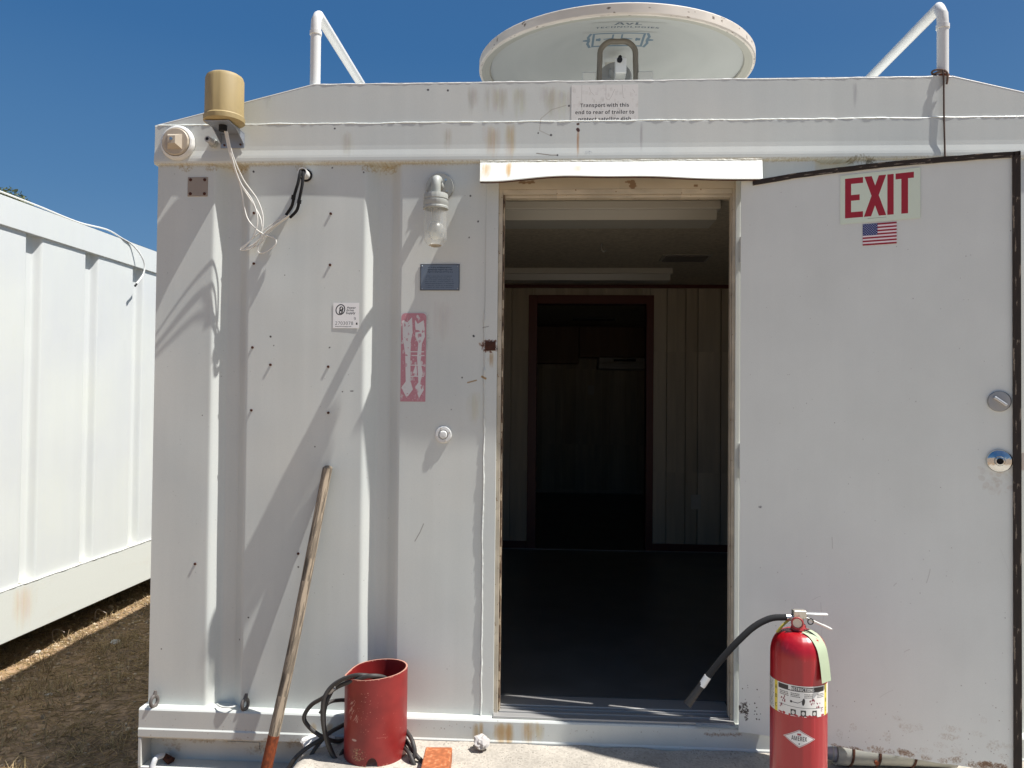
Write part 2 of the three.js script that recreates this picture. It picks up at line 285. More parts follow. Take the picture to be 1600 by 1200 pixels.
// bottom rail: a channel with a sloping upper face and a recessed web
obj('bottom_rail', facadeUV(prism([[-.08, .212], [.046, .212], [.050, .218], [.050, .246], [.046, .252], [.046, .322], [.042, .3285], [-.08, .3285]], -1.674, 2.214)), facade, trailer);
obj('rail_web', facadeUV(box(-1.66, 2.2, .096, .212, -.08, -.03)), facade, trailer);
obj('rail_flange', facadeUV(box(-1.674, 2.214, YB, .096, -.08, .048, .003)), facade, trailer);
obj('rail_end_plate', facadeUV(box(-1.674, -1.660, .0965, .2115, -.08, .049, .003)), facade, trailer);
obj('rail_slot_plate', facadeUV(box(W(354, 1175, -.03).x, W(406, 1175, -.03).x, .146, .176, -.031, -.026, .002)), facade, trailer);
obj('weld_bead', facadeUV(tube([W(339, 1100, .02), W(343, 1103, .045), W(350, 1105, .05), W(360, 1105, .049), W(369, 1103, .02)], .0035, 24, 8)), facade, trailer);
// long sides and back
function longWall(x, sgn, z0, z1, y0, y1, pitch, z00) {
  const list = []; for (let z = z00; z > z0; z -= pitch) list.push([z - .14, z - .112, z - .03, z]);
  const us = grooveSamples(z0, z1, list);
  return gridMesh(sgn > 0 ? us.slice().reverse() : us, steps(y0, y1, 40), (z, y) => { const p = V(x + sgn * (groove(z, list, .042) + dent(z, y) * .8), y, z); p.uv = [z, y]; return p; });
}
obj('side_wall', [longWall(XL, -1, ZB, -.076, .30, 2.57, .62, -.55), box(XL + .045, XL + .1, .3, 2.557, ZB, -.08)], whitePaint, trailer);
obj('side_wall', [longWall(XR, 1, ZB, -.076, .30, 2.57, .62, -.55), box(XR - .1, XR - .045, .3, 2.557, ZB, -.08)], whitePaint, trailer);
for (const [a, b] of [[-1.672, -1.58], [2.12, 2.212]]) { obj('side_beam', box(a, b, 2.5575, 2.72, ZB, -.0905), whitePaint, trailer); obj('side_rail', box(a, b, YB, .3285, ZB, -.0805), whitePaint, trailer); }
obj('back_wall', box(-1.66, 2.2, YB, 2.8, ZB - .1, ZB - .002), whitePaint, trailer);
obj('underfloor', box(-1.57, 2.11, .12, .3, ZB, -.085), darkRust, trailer);

/* doorway */
const FL = .352;                                        // finished floor
obj('door_head', facadeUV(box(-.236, .712, 2.449, 2.57, -.08, -.0025)), framePaint, trailer);
const frame = obj('door_frame', [box(-.236, -.2195, .335, 2.449, -.06, -.004, .002), box(.7005, .712, .335, 2.449, -.06, -.004, .002)], framePaint, trailer);
obj('frame_head', [box(-.2195, .7005, 2.429, 2.449, -.06, -.006, .002), box(-.213, .697, 2.4175, 2.429, -.06, -.02, .002)], framePaint, frame);
obj('weather_seal', box(-.2192, -.2115, .345, 2.429, -.045, -.014, .002), chippedPaint, frame);
obj('weather_seal', box(.696, .7002, .345, 2.429, -.045, -.014, .002), framePaint, frame);
const sill = obj('door_sill', [box(-.236, .712, .3288, .339, -.16, .030, .002), box(-.232, .712, .339, .3515, -.16, -.0605, .003), box(-.214, .698, .339, .3455, -.055, -.045, .001), box(-.214, .698, .339, .3445, -.02, -.008, .001)], aluminium, trailer);
obj('loose_paint', (() => { const g = gridMesh(steps(.56, .735, 50), [0, 1, 2], (x, t) => V(x, .3305 + [.0, .004, .001][t] * (fbm(x * 60, t, 512, 3, 23) * 1.6), [.010, .03, .052][t] + .006 * (fbm(x * 45, t * 3, 512, 2, 29) - .5))); return facadeUV(g); })(), facade, trailer);
{ // sloping rain hood over the door, its lower edge bent upwards in the middle
  const bend = (x) => .014 * Math.exp(-Math.pow((x - .02) / .17, 2)) + .012 * Math.exp(-Math.pow((x - .33) / .2, 2)) - .004 * Math.exp(-Math.pow((x + .25) / .1, 2));
  const sec = (x, t, off) => { const xx = lerp(lerp(-.312, -.304, t), lerp(.812, .792, t), x), y = lerp(2.556, 2.458, Math.pow(t, 1.05)) + t * t * bend(xx), z = lerp(.0145, .097, t) + .012 * t * bend(xx) / .028; return V(xx, y - off, z - off * .8); };
  const top = gridMesh(steps(0, 1, 60), steps(1, 0, 8), (x, t) => sec(x, t, 0)), bot = gridMesh(steps(1, 0, 60), steps(1, 0, 8), (x, t) => sec(x, t, .003));
  const edge = gridMesh(steps(0, 1, 60), [1, 0], (x, t) => sec(x, 1, t * .003)), ends = [0, 1].map((e) => gridMesh(steps(0, 1, 8), [0, 1], (t, o) => sec(e, t, o * .003)));
  const lip = gridMesh(steps(0, 1, 60), [1, 0], (x, t) => { const p = sec(x, 1, .0025); return V(p.x, p.y - t * .003, p.z - t * .010); });
  obj('rain_hood', [top, bot, edge, ...ends].map(facadeUV), std({ map: facadeMap, roughness: .5 }), trailer);
  obj('hood_lip', lip, darkRust, trailer);
  obj('weld_bead', facadeUV(bead(V(-.312, 2.557, .014), V(.812, 2.557, .014), .0035, 260, .8)), facade, trailer);
}
// rusted bolt stubs standing out of the panels
for (const [px, py] of [[517, 334], [516, 414], [397, 412], [395, 543], [423, 570], [513, 573], [393, 641], [513, 645], [305, 881], [466, 865], [397, 333]]) {
  const p = W(px, py), z = groove(p.x) + dent(p.x, p.y);
  obj('bolt_stub', rod(V(p.x, p.y, z - .004), V(p.x, p.y, z + .005), .0055, .005, 10), darkRust, trailer);
}
const eyeSteel = mdl(lin(.11, .095, .085), { roughness: .6 });
// tie-down eyes on the bottom rail
for (const [px, py] of [[241, 1092], [383, 1097]]) {
  const p = W(px, py, .03); const e = obj('tie_down_eye', new THREE.TorusGeometry(.017, .007, 10, 24).scale(1, 1.2, 1).rotateY(1.2).translate(p.x, .3285 + .024, .030), eyeSteel, trailer);
  obj('eye_bolt', rod(V(p.x, .374, .027), V(p.x + .002, .393, .024), .009, .006, 10), eyeSteel, e);
}
// peeled steel tab at the latch
{ const p = W(766, 541); obj('latch_strike', box(p.x - .02, p.x + .022, p.y - .018, p.y + .018, .0025, .0075, .002), darkRust, trailer); }

/* the door leaf, swung open past square */
const HINGE = V(.719, 0, .058), FREE = V(1.572, 0, .408);
const dDir = FREE.clone().sub(HINGE).normalize(), dNor = V(-dDir.z, 0, dDir.x), dLen = FREE.distanceTo(HINGE);
const D = (s, y, o = 0) => HINGE.clone().addScaledVector(dDir, s).addScaledVector(dNor, o).setY(y);
const doorAt = (px, py) => { const p = WP(px, py, HINGE, dNor); return [p.clone().sub(HINGE).dot(dDir), p.y]; };
const dBot = (s) => .322 + .034 * s + .006 * (fbm(s * 9, 4, 512, 3, 33) - .5), dTop = (s) => 2.458 + .012 * Math.sin(PI * clamp(s / .9, 0, 1));
const doorMap = canvas(820, 1840, (g, w, h) => {
  const im = g.createImageData(w, h), d = im.data;
  for (let j = 0; j < h; j++) for (let i = 0; i < w; i++) { const n = fbm(i / 130, j / 130, 64, 5, 151), s = fbm(i / 18, j / 200, 256, 3, 152), k = 226 + (n - .5) * 9 + (s - .5) * 2 + (rnd() - .5) * 5, o = (j * w + i) * 4; d[o] = k - 1; d[o + 1] = k + 1; d[o + 2] = k - 7; d[o + 3] = 255; }
  g.putImageData(im, 0, 0);
  const at = (px, py) => { const [s, y] = doorAt(px, py); return [s / dLen * w, (2.46 - y) / 2.16 * h]; };
  const S = w / dLen / 430;
  const B = (px, py, r, rgb, a, ry) => { const [x, y] = at(px, py); blot(g, x, y, r * S, rgb, a, (ry ?? r) * S); };
  const K = (px, py, r, c, a) => { const [x, y] = at(px, py); speck(g, x, y, r * S, c, a); };
  for (let k = 0; k < 30; k++) B(rr(1300, 1590), rr(1120, 1200), rr(4, 14), '150,128,108', rr(.08, .16), rr(3, 8));
  for (let k = 0; k < 34; k++) { const t = rnd(); B(lerp(1300, 1590, t), lerp(1163, 1205, t) + rr(-6, 4), rr(4, 12), rnd() < .5 ? '112,80,56' : '150,124,100', rr(.3, .7), rr(2, 5)); }
  for (let k = 0; k < 90; k++) K(rr(1300, 1590), lerp(1080, 1200, Math.sqrt(rnd())), rr(.3, .8), '120,104,92', rr(.3, .7));
  for (let k = 0; k < 130; k++) K(rr(1160, 1590), rr(300, 1100), rr(.3, .8), '120,112,104', rr(.2, .6));
  for (let k = 0; k < 26; k++) K(1166 + rr(-8, 30) * rnd(), rr(1070, 1125), rr(.4, 1.2), '44,34,30', .9);
  B(1161, 1107, 8, '30,22,20', .9, 9); B(1166, 1118, 3, '40,32,28', .8, 8);
  B(1560, 740, 26, '176,160,140', .16, 30); B(1188, 792, 3, '60,60,62', .9, 2); for (let k = 0; k < 16; k++) { const [x, y] = at(rr(1200, 1585), rr(850, 1185)); const l = rr(6, 40) * S, a = rr(0, 6.3); g.strokeStyle = `rgba(120,110,102,${rr(.08, .3)})`; g.lineWidth = rr(.5, 1.1) * S; g.beginPath(); g.moveTo(x, y); g.quadraticCurveTo(x + l * .5 * Math.cos(a) + rr(-4, 4), y + l * .5 * Math.sin(a) + rr(-4, 4), x + l * Math.cos(a), y + l * Math.sin(a)); g.stroke(); }
});
const doorPaint = std({ map: doorMap, roughness: .42 });
const doorUV = (p, s, y) => { p.uv = [s / dLen, (y - .30) / 2.16]; return p; };
const dS = steps(0, dLen, 40), dWarp = (s, y) => (fbm(s * 2.2, y * 1.7, 512, 3, 35) - .5) * .006 * Math.sin(PI * clamp(s / dLen, 0, 1));
const leaf = obj('door', [
  gridMesh(dS, steps(0, 1, 60), (s, t) => { const y = lerp(dBot(s), dTop(s), t); return doorUV(D(s, y, dWarp(s, y)), s, y); }),
  gridMesh(dS.slice().reverse(), [0, 1], (s, t) => { const y = lerp(dBot(s), dTop(s), t); return doorUV(D(s, y, -.045), s, y); }),
  gridMesh(dS, [0, 1], (s, t) => doorUV(D(s, dTop(s), t ? -.045 : 0), s, 2.45 - t * .01)), gridMesh(dS, [1, 0], (s, t) => doorUV(D(s, dBot(s), t ? -.045 : 0), s, .33 + t * .01)),
  gridMesh([0, 1], [0, 1], (o, t) => { const y = lerp(dBot(0), dTop(0), t); return doorUV(D(0, y, o ? 0 : -.045), .01, y); }), gridMesh([0, 1], [0, 1], (o, t) => { const y = lerp(dBot(dLen), dTop(dLen), t); return doorUV(D(dLen, y, o ? -.045 : 0), dLen, y); }),
], doorPaint, trailer);
const strip = (pts, wd, th) => { // flat rubber strip on the door's inner face: [s, y] line, width to the right of travel
  const us = pts.map((_, i) => i); const f = (i, side, o) => { const [s, y, nx, ny] = pts[i]; return D(s + nx * side * wd, y + ny * side * wd, o); };
  const A = gridMesh(us, [0, 1], (i, t) => { const p = f(i, t, th); p.uv = [i * .03, t * .05]; return p; }), Bq = gridMesh(us, [0, 1], (i, t) => { const p = f(i, 0, th * (1 - t)); p.uv = [i * .03, t * .02]; return p; }), C = gridMesh(us, [0, 1], (i, t) => { const p = f(i, 1, th * t); p.uv = [i * .03, t * .02]; return p; });
  const E0 = [0, pts.length - 1].map((i) => gridMesh([0, 1], [0, 1], (a, b) => { const p = f(i, a, b * th); p.uv = [a, b]; return p; }));
  return [A, Bq, C, ...E0];
};
const gTop = [...steps(.045, dLen - .002, 60)].map((s) => [s, dTop(s) - .001 - (s < .2 ? .006 * (1 - s / .2) : 0) + .002 * (fbm(s * 20, 3, 512, 2, 37) - .5), 0, -1]);
obj('door_seal', strip(gTop, .018, .010), gasket, leaf);
obj('door_seal', strip(steps(.36, dTop(dLen) - .003, 90).map((y) => [dLen - .001, y, -1, 0]), .024, .010), gasket, leaf);
{ // thumb turn plate, knob plate
  const [s1, y1] = doorAt(1561, 627), [s2, y2] = doorAt(1561, 720);
  const disc = (prof, s, y) => { const g = toCreasedNormals(new THREE.LatheGeometry(prof.map(([r, h]) => new THREE.Vector2(r, h)), 40), .5); g.rotateX(PI / 2).rotateY(Math.atan2(dNor.x, dNor.z)); const c = D(s, y, 0); return g.translate(c.x, c.y, c.z); };
  const plate = obj('deadbolt_plate', disc([[.036, -.001], [.036, .006], [.033, .010], [0, .011]].map(([r, h]) => [r * .98, h]), s1, y1), std({ color: lin(.40, .40, .39), metalness: .9, roughness: .42 }), leaf);
  const tt = new RoundedBoxGeometry(.047, .009, .018, 3, .003).rotateZ(-.66).rotateY(Math.atan2(dNor.x, dNor.z)); const tc = D(s1 + .002, y1, .019);
  obj('thumb_turn', tt.translate(tc.x, tc.y, tc.z), steel, leaf);
  obj('knob_plate', disc([[.0395, -.001], [.0395, .004], [.036, .010], [.028, .014], [.017, .018], [.0135, .026], [.0105, .027], [.0095, .012], [0, .011]], s2, y2), std({ color: lin(.66, .66, .64), metalness: 1, roughness: .22 }), leaf);
  obj('spindle_hole', disc([[.0096, .020], [0, .020]], s2, y2), blackRubber, leaf);
  obj('latch_face', (() => { const a = D(dLen + .0005, y2 - .03, -.010), b = D(dLen + .0005, y2 + .03, -.035); return box(Math.min(a.x, b.x) + .002, Math.max(a.x, b.x) + .004, a.y, b.y, Math.min(a.z, b.z), Math.max(a.z, b.z)); })(), steel, leaf);
}
for (const y of [.62, 1.38, 2.2]) { const h = obj('hinge', rod(V(.735, y - .05, .011), V(.735, y + .05, .011), .0085), facade, trailer); obj('hinge_leaf', box(.742, .785, y - .05, y + .05, .0025, .0065, .001), facade, h); }

/* inside the trailer, seen through the doorway */
obj('interior_floor', box(-1.56, 2.1, .30, FL, ZB + .1, -.165), vinyl, trailer);
obj('interior_ceiling', box(-1.56, 2.1, 2.558, 2.62, ZB + .1, -.095), ceilingBoard, trailer);
obj('front_lining', [box(-1.56, -.236, FL, 2.557, -.16, -.09), box(.735, 2.1, FL, 2.557, -.16, -.09), box(-.236, .735, 2.46, 2.557, -.16, -.09)], panelWood[0], trailer);
function planks(parent, x0, x1, y0, y1, z, skip) {
  const ws = [.10, .205, .155, .10, .19, .13, .205]; let x = x0, k = 0;
  while (x < x1 - .01) {
    const e = Math.min(x1, x + ws[k % 7]); let pieces = [[y0, y1, x, e]];
    if (skip) { const [a, b, t] = skip; if (e > a && x < b) { pieces = [[t, y1, x, e]]; if (x < a) pieces = [[y0, y1, x, a], [t, y1, a, e]]; else if (e > b) pieces = [[t, y1, x, b], [y0, y1, b, e]]; } }
    for (const [c, d, p, q] of pieces) if (q - p > .012 && d - c > .01) obj('plank', box(p + .005, q - .005, c, d, z - .018, z + .012), panelWood[k % 3], parent);
    x = e; k++;
  }
}
const ZP = -3.357;
const partition = obj('partition_wall', [box(-1.56, -.19, FL, 2.557, ZP - .1, ZP - .02), box(.78, 2.1, FL, 2.557, ZP - .1, ZP - .02), box(-.19, .78, 2.43, 2.557, ZP - .1, ZP - .02)], panelWood[0], trailer);
planks(partition, -1.555, 2.095, FL + .06, 2.55, ZP, [-.19, .78, 2.43]);
obj('door_casing', [box(-.228, -.155, FL, 2.468, ZP + .0125, ZP + .03, .003), box(.752, .812, FL, 2.468, ZP + .0125, ZP + .03, .003), box(-.155, .752, 2.398, 2.468, ZP + .0125, ZP + .03, .003), box(-.189, -.156, FL, 2.397, ZP - .1, ZP + .012), box(.753, .779, FL, 2.397, ZP - .1, ZP + .012), box(-.156, .753, 2.398, 2.429, ZP - .1, ZP + .012)], redTrim, partition);
obj('crown_moulding', box(-1.55, 2.09, 2.527, 2.557, ZP + .0125, ZP + .03, .004), redTrim, partition);
for (const [a, b] of [[-1.55, -.23], [.814, 2.09]]) obj('baseboard', box(a, b, FL, FL + .06, ZP + .001, ZP + .02, .003), redTrim, partition);
obj('wall_outlet', [box(1.125, 1.205, .70, .82, ZP + .0125, ZP + .018, .003), box(1.15, 1.18, .77, .80, ZP + .018, ZP + .020, .001), box(1.15, 1.18, .72, .75, ZP + .018, ZP + .020, .001)], fixtureWhite, partition);
obj('floor_threshold', box(-.9, 2.0, FL, FL + .004, ZP + .03, ZP + .055), aluminium, partition);
for (const [a, b] of [[-1.66, -1.56], [2.1, 2.19]]) obj('side_lining', box(a + .06, b - .0, FL, 2.557, ZB + .1, -.165), panelWood[1], trailer);
const far = obj('far_wall', box(-1.56, 2.1, FL, 2.557, -7.27, -7.19), panelWood[0], trailer);
planks(far, -1.555, 2.095, FL + .05, 2.55, -7.17);
obj('wall_cabinet', [box(-.9, .3, 2.06, 2.54, -7.157, -6.86, .006), box(.305, 1.5, 2.14, 2.54, -7.157, -6.86, .006)], darkCabinet, trailer);
const hood = obj('range_hood', [box(.55, 1.19, 2.06, 2.135, -7.15, -6.75, .008), box(.54, 1.2, 1.985, 2.06, -7.15, -6.66, .01)], fixtureWhite, trailer);
obj('hood_vent', box(.74, 1.02, 2.085, 2.112, -6.752, -6.746), blackRubber, hood);
obj('light_switch', box(.43, .51, 1.66, 1.78, -7.157, -7.15, .002), fixtureWhite, trailer);
for (const [x0, x1, z0, z1] of [[-.45, .782, -.86, -.6], [-.42, .842, -2.72, -2.5]]) {
  const f = obj('ceiling_light', box(x0, x1, 2.515, 2.557, z0, z1, .006), fixtureWhite, trailer);
  obj('light_diffuser', prism([[z0 + .02, 2.515], [z0 + .035, 2.47], [z1 - .035, 2.47], [z1 - .02, 2.515]], x0 + .015, x1 - .015), mdl(lin(.44, .43, .38), { roughness: .35 }), f);
}
const cv = obj('ceiling_vent', box(.70, 1.02, 2.549, 2.557, -2.2, -1.98, .002), mdl(lin(.35, .33, .29)), trailer);
for (let k = 0; k < 8; k++) obj('vent_slat', box(.72, 1.0, 2.541, 2.549, -2.18 + k * .023, -2.172 + k * .023), mdl(lin(.12, .11, .10)), cv);
obj('ceiling_hook', tube([V(.276, 2.557, -1.63), V(.276, 2.52, -1.63), V(.29, 2.505, -1.63), V(.30, 2.515, -1.63)], .005, 16, 8), steel, trailer);
obj('ceiling_vent', box(.2, .7, 2.549, 2.557, -6.2, -6.0), mdl(lin(.1, .1, .09)), trailer);

/* ------------------------------------------------ signs and stickers */
// flat print on a thin plate, corners given by two photo pixels on the plane through p with normal n
function plate(name, px0, py0, px1, py1, tex, label, category, o = {}) {
  const { p = V(0, 0, 0), n = V(0, 0, 1), lift = .0008, th = .0006, rough = .5, parts } = o;
  const a = WP(px0, py0, p, n), b = WP(px1, py1, p, n), c = a.clone().add(b).multiplyScalar(.5), right = V(0, 1, 0).cross(n).normalize();
  const w = Math.abs(b.clone().sub(a).dot(right)), h = Math.abs(a.y - b.y);
  const g = new THREE.BoxGeometry(w, h, th).applyMatrix4(new THREE.Matrix4().makeBasis(right, V(0, 1, 0), n)).translate(c.x, c.y, c.z).translate(n.x * (lift + th / 2), n.y * (lift + th / 2), n.z * (lift + th / 2));
  return solo(name, g, std({ map: tex, roughness: rough, metalness: o.metal ?? 0 }), label, category, c.clone().setY(c.y - h / 2));
}
const doorPlane = { p: D(.3, 1), n: dNor, lift: .0032 };
plate('exit_sign', 1313, 275, 1438, 341, canvas(512, 344, (g, w, h) => {
  g.fillStyle = '#dfe9d4'; g.fillRect(0, 0, w, h); g.fillStyle = '#a5202f';
  const R = (x, y, a, b) => g.fillRect(x, y, a, b), Y0 = 26, Y1 = 304, H = Y1 - Y0;
  R(32, Y0, 40, H); R(32, Y0, 118, 40); R(32, Y0 + 118, 96, 40); R(32, Y1 - 40, 118, 40);
  g.lineWidth = 44; g.strokeStyle = '#a5202f'; g.save(); g.beginPath(); g.rect(0, Y0, w, H); g.clip(); g.beginPath(); g.moveTo(176, Y0 - 20); g.lineTo(282, Y1 + 20); g.moveTo(282, Y0 - 20); g.lineTo(172, Y1 + 20); g.stroke(); g.restore();
  R(306, Y0, 40, H); R(358, Y0, 114, 40); R(394, Y0, 42, H);
  g.strokeStyle = 'rgba(70,60,60,.7)'; g.lineWidth = 2; g.beginPath(); g.moveTo(180, 318); g.lineTo(300, 318); g.stroke(); grain(g, w, h, 8);
}), 'pale green sign with red capitals EXIT stuck on the open door', 'sign', doorPlane);
plate('flag_sticker', 1348, 351, 1401, 380.5, canvas(520, 350, (g, w, h) => {
  for (let k = 0; k < 13; k++) { g.fillStyle = k % 2 ? '#f3e3e2' : '#a01a2c'; g.fillRect(0, k * h / 13, w, h / 13 + 1); }
  g.fillStyle = '#232a66'; g.fillRect(0, 0, w * .44, h * 7 / 13); g.fillStyle = '#dfe3ef';
  for (let r = 0; r < 9; r++) for (let c = 0; c < (r % 2 ? 5 : 6); c++) { const x = (c + (r % 2 ? 1 : .5)) * w * .44 / 6, y = (r + .7) * h * 7 / 13 / 9.6; g.beginPath(); for (let k = 0; k < 10; k++) { const q = k % 2 ? 4 : 10; g.lineTo(x + q * Math.sin(k * PI / 5), y - q * Math.cos(k * PI / 5)); } g.fill(); }
}), 'small striped flag sticker with a blue starred corner, below the exit sign', 'sticker', doorPlane);
plate('transport_sign', 893, 133, 997, 190, canvas(832, 480, (g, w, h) => {
  g.fillStyle = '#dcdad4'; g.fillRect(0, 0, w, h);
  for (let k = 0; k < 110; k++) { g.fillStyle = `rgba(170,164,154,${rr(.08, .2)})`; g.fillRect(rr(0, w), rr(0, h), rr(2, 40), rr(2, 60)); }
  g.fillStyle = '#26262a'; g.font = 'bold 66px sans-serif'; g.textAlign = 'center'; g.fillText('Transport with this', w * .50, 288); g.fillText('end to rear of trailer to', w * .50, 378); g.fillText('protect satellite dish', w * .50, 466);
  g.strokeStyle = 'rgba(120,110,100,.8)'; g.lineWidth = 2.4; for (const pts of [[[130, 0], [128, 140], [134, 420]], [[220, 30], [240, 90], [285, 140]], [[430, 0], [430, 180], [470, 200], [500, 150], [540, 60]], [[630, 0], [645, 170], [670, 180]], [[760, 60], [790, 110]], [[300, 380], [310, 480]]]) { g.beginPath(); pts.forEach(([x, y], i) => i ? g.lineTo(x, y) : g.moveTo(x, y)); g.stroke(); }
  for (let k = 0; k < 34; k++) { g.fillStyle = '#dcdad4'; g.fillRect(rr(60, 760), rr(230, 470), rr(2, 9), rr(6, 24)); }
  grain(g, w, h, 10);
}), 'cracked white notice with three lines of black text on the roof beam', 'sign', { p: V(0, 0, .004), lift: .0006, rough: .6 });
plate('supplier_sticker', 521, 473, 561, 513, canvas(320, 320, (g, w, h) => {
  g.fillStyle = '#eceae6'; g.fillRect(0, 0, w, h); g.strokeStyle = '#18181c'; g.lineWidth = 12; g.beginPath(); g.ellipse(88, 88, 52, 64, .35, 0, 7); g.stroke();
  g.lineWidth = 11; g.beginPath(); g.moveTo(74, 140); g.lineTo(90, 52); g.stroke(); g.beginPath(); g.ellipse(98, 72, 16, 20, .3, 0, 7); g.stroke(); g.beginPath(); g.ellipse(92, 118, 15, 18, .3, 0, 7); g.stroke(); g.beginPath(); g.moveTo(108, 132); g.lineTo(122, 66); g.stroke();
  g.fillStyle = '#141418'; g.font = 'italic bold 36px sans-serif'; g.fillText('Power', 166, 76); g.fillText('Drive', 160, 108); g.fillText('Supply', 154, 142);
  g.font = '50px monospace'; g.fillText('9', 252, 216); g.font = '54px monospace'; g.fillText('2703078', 24, 276, 270); g.fillStyle = '#141418'; g.fillRect(282, 250, 20, 26); g.font = 'bold 18px sans-serif'; g.fillText('PowerDriveSupply.com', 26, 304, 270);
}), 'square white sticker with a round black monogram and a handwritten number', 'sticker', { p: V(0, 0, dent(-.86, 1.93)), lift: .0012 });
plate('worn_red_decal', 627, 489, 665, 628, canvas(228, 834, (g, w, h) => {
  g.fillStyle = '#c8c6c4'; g.fillRect(0, 0, w, h); g.fillStyle = '#bd848c'; g.beginPath(); g.roundRect(2, 2, w - 4, h - 4, 40); g.fill(); g.fillRect(2, 60, w - 4, h - 62);
  for (let k = 0; k < 900; k++) { g.fillStyle = `rgba(${rnd() < .5 ? '164,92,102' : '204,150,156'},${rr(.1, .4)})`; g.fillRect(rr(4, w - 6), rr(4, h - 6), rr(1, 7), rr(1, 9)); }
  g.fillStyle = '#d6d3d0'; const P = (pts) => { g.beginPath(); pts.forEach(([x, y]) => g.lineTo(x + rr(-5, 5), y + rr(-4, 4))); g.fill(); };
  P([[16, 70], [60, 90], [100, 40], [104, 200], [110, 160], [90, 260], [86, 420], [92, 640], [110, 720], [60, 800], [14, 700], [44, 640], [36, 380], [16, 230]]);
  P([[124, 60], [150, 100], [200, 70], [210, 150], [206, 200], [160, 165], [128, 160], [130, 120]]);
  P([[130, 180], [206, 170], [214, 220], [186, 290], [184, 460], [196, 560], [184, 660], [208, 720], [172, 800], [134, 700], [160, 650], [150, 420], [154, 280], [128, 220]]);
  for (const y of [360, 396, 486, 590]) { g.fillRect(60, y, 150, 9); } P([[112, 560], [140, 470], [152, 560], [140, 600]]);
  for (let k = 0; k < 260; k++) { g.fillStyle = `rgba(214,211,208,${rr(.3, .9)})`; const x = rr(8, 220), y = rr(20, 820), q = rr(2, 9); g.beginPath(); for (let m = 0; m < 5; m++) g.lineTo(x + rr(-q, q), y + rr(-q, q) * 1.8); g.fill(); }
  for (let k = 0; k < 40; k++) { g.fillStyle = `rgba(${rnd() < .6 ? '208,204,201' : '189,132,140'},${rr(.5, .95)})`; const x = rr(8, 220), y = rr(20, 820); g.beginPath(); for (let m = 0; m < 7; m++) { const a = m / 7 * 6.3, q = rr(4, 16); g.lineTo(x + q * Math.cos(a), y + 1.6 * q * Math.sin(a)); } g.fill(); }
  g.strokeStyle = '#bd848c'; g.lineWidth = 6; for (let k = 0; k < 26; k++) { const x = rr(20, 200), y = rr(40, 790); g.beginPath(); g.moveTo(x, y); g.lineTo(x + rr(-22, 22), y + rr(-14, 14)); g.stroke(); }
  grain(g, w, h, 14);
}), 'tall flaking red and white decal beside the doorway', 'decal', { p: V(0, 0, dent(-.575, 1.76)), lift: .0012, rough: .75 });
{ // metal data plate
  const p = { p: V(0, 0, dent(-.47, 2.1)), lift: .0015, th: .003, rough: .45, metal: .35 };
  const m = plate('data_plate', 657, 413, 718, 454, canvas(488, 328, (g, w, h) => {
    g.fillStyle = '#737d88'; g.fillRect(0, 0, w, h); g.strokeStyle = '#55585c'; g.lineWidth = 10; g.strokeRect(5, 5, w - 10, h - 10);
    const line = (y, x0, x1, hh, c) => { let x = x0; g.fillStyle = c; while (x < x1) { const l = rr(4, 11); g.fillRect(x, y + rr(-1, 1), l, hh * rr(.5, 1)); x += l + (rnd() < .2 ? 9 : 3); } };   // wording too small and worn to read
    line(36, 96, 390, 16, '#3a434e'); line(64, 92, 396, 16, '#3a434e'); line(92, 88, 400, 15, '#3f4955'); for (let k = 0; k < 7; k++) line(146 + k * 23, 56 + rr(0, 40) * (k < 2 ? 1 : .3), 420 - rr(0, 40) * (k < 2 ? 1 : .2), 10, '#4c5864');
    grain(g, w, h, 14);
  }), 'small blue grey metal plate engraved with lines of tiny text, under the lamp', 'plaque', p);
  for (const [px, py] of [[660, 416], [715, 416], [660, 451], [715, 451]]) { const q = W(px, py); obj('rivet', new THREE.SphereGeometry(.003, 10, 6).translate(q.x, q.y, .0045 + dent(-.47, 2.1)), dullSteel, m); }
}

/* ------------------------------------------------ fittings on the end wall */
{ // square cover plate with four screw holes
  const c = W(309, 292), z = dent(c.x, c.y); const t = thing('cover_plate', 'square tan cover plate with four rusty screws near the corner', 'plate', V(c.x, c.y - .042, z));
  obj('plate', box(c.x - .043, c.x + .043, c.y - .040, c.y + .041, z - .003, z + .003, .0028), mdl(lin(.50, .41, .35), { map: scaled(paintTex, 5) }), t);
  for (const sx of [-1, 1]) for (const sy of [-1, 1]) obj('screw', rod(V(c.x + sx * .030, c.y + sy * .029, z), V(c.x + sx * .030, c.y + sy * .029, z + .005), .0075, .006, 12), darkRust, t);
}
{ // round floodlight-style cover at the corner of the beam
  const c = W(277, 223, .02), t = thing('round_fixture', 'round beige wall fixture with a raised wedge in its middle', 'wall fixture', V(c.x, c.y - .07, .012));
  const ring = (prof) => toCreasedNormals(new THREE.LatheGeometry(prof.map(([r, h]) => new THREE.Vector2(r, h)), 48), .5).rotateX(PI / 2).translate(c.x, c.y, .0115);
  obj('backing_ring', ring([[.072, 0], [.072, .008], [.066, .018], [.060, .021], [.058, .014], [0, .014]]), pipePaint, t);
  obj('face', ring([[.057, .012], [.057, .024], [.053, .029], [.0, .031]]), palePlastic, t);
  const w = new THREE.CylinderGeometry(.022, .044, .03, 4, 1).rotateY(PI / 4).rotateX(PI / 2); obj('wedge', boxUV(toCreasedNormals(w, .1).translate(c.x, c.y - .002, .0115 + .044)), palePlastic, t);
  obj('screw', rod(V(c.x, c.y, .070), V(c.x, c.y, .073), .006), steel, t);
}
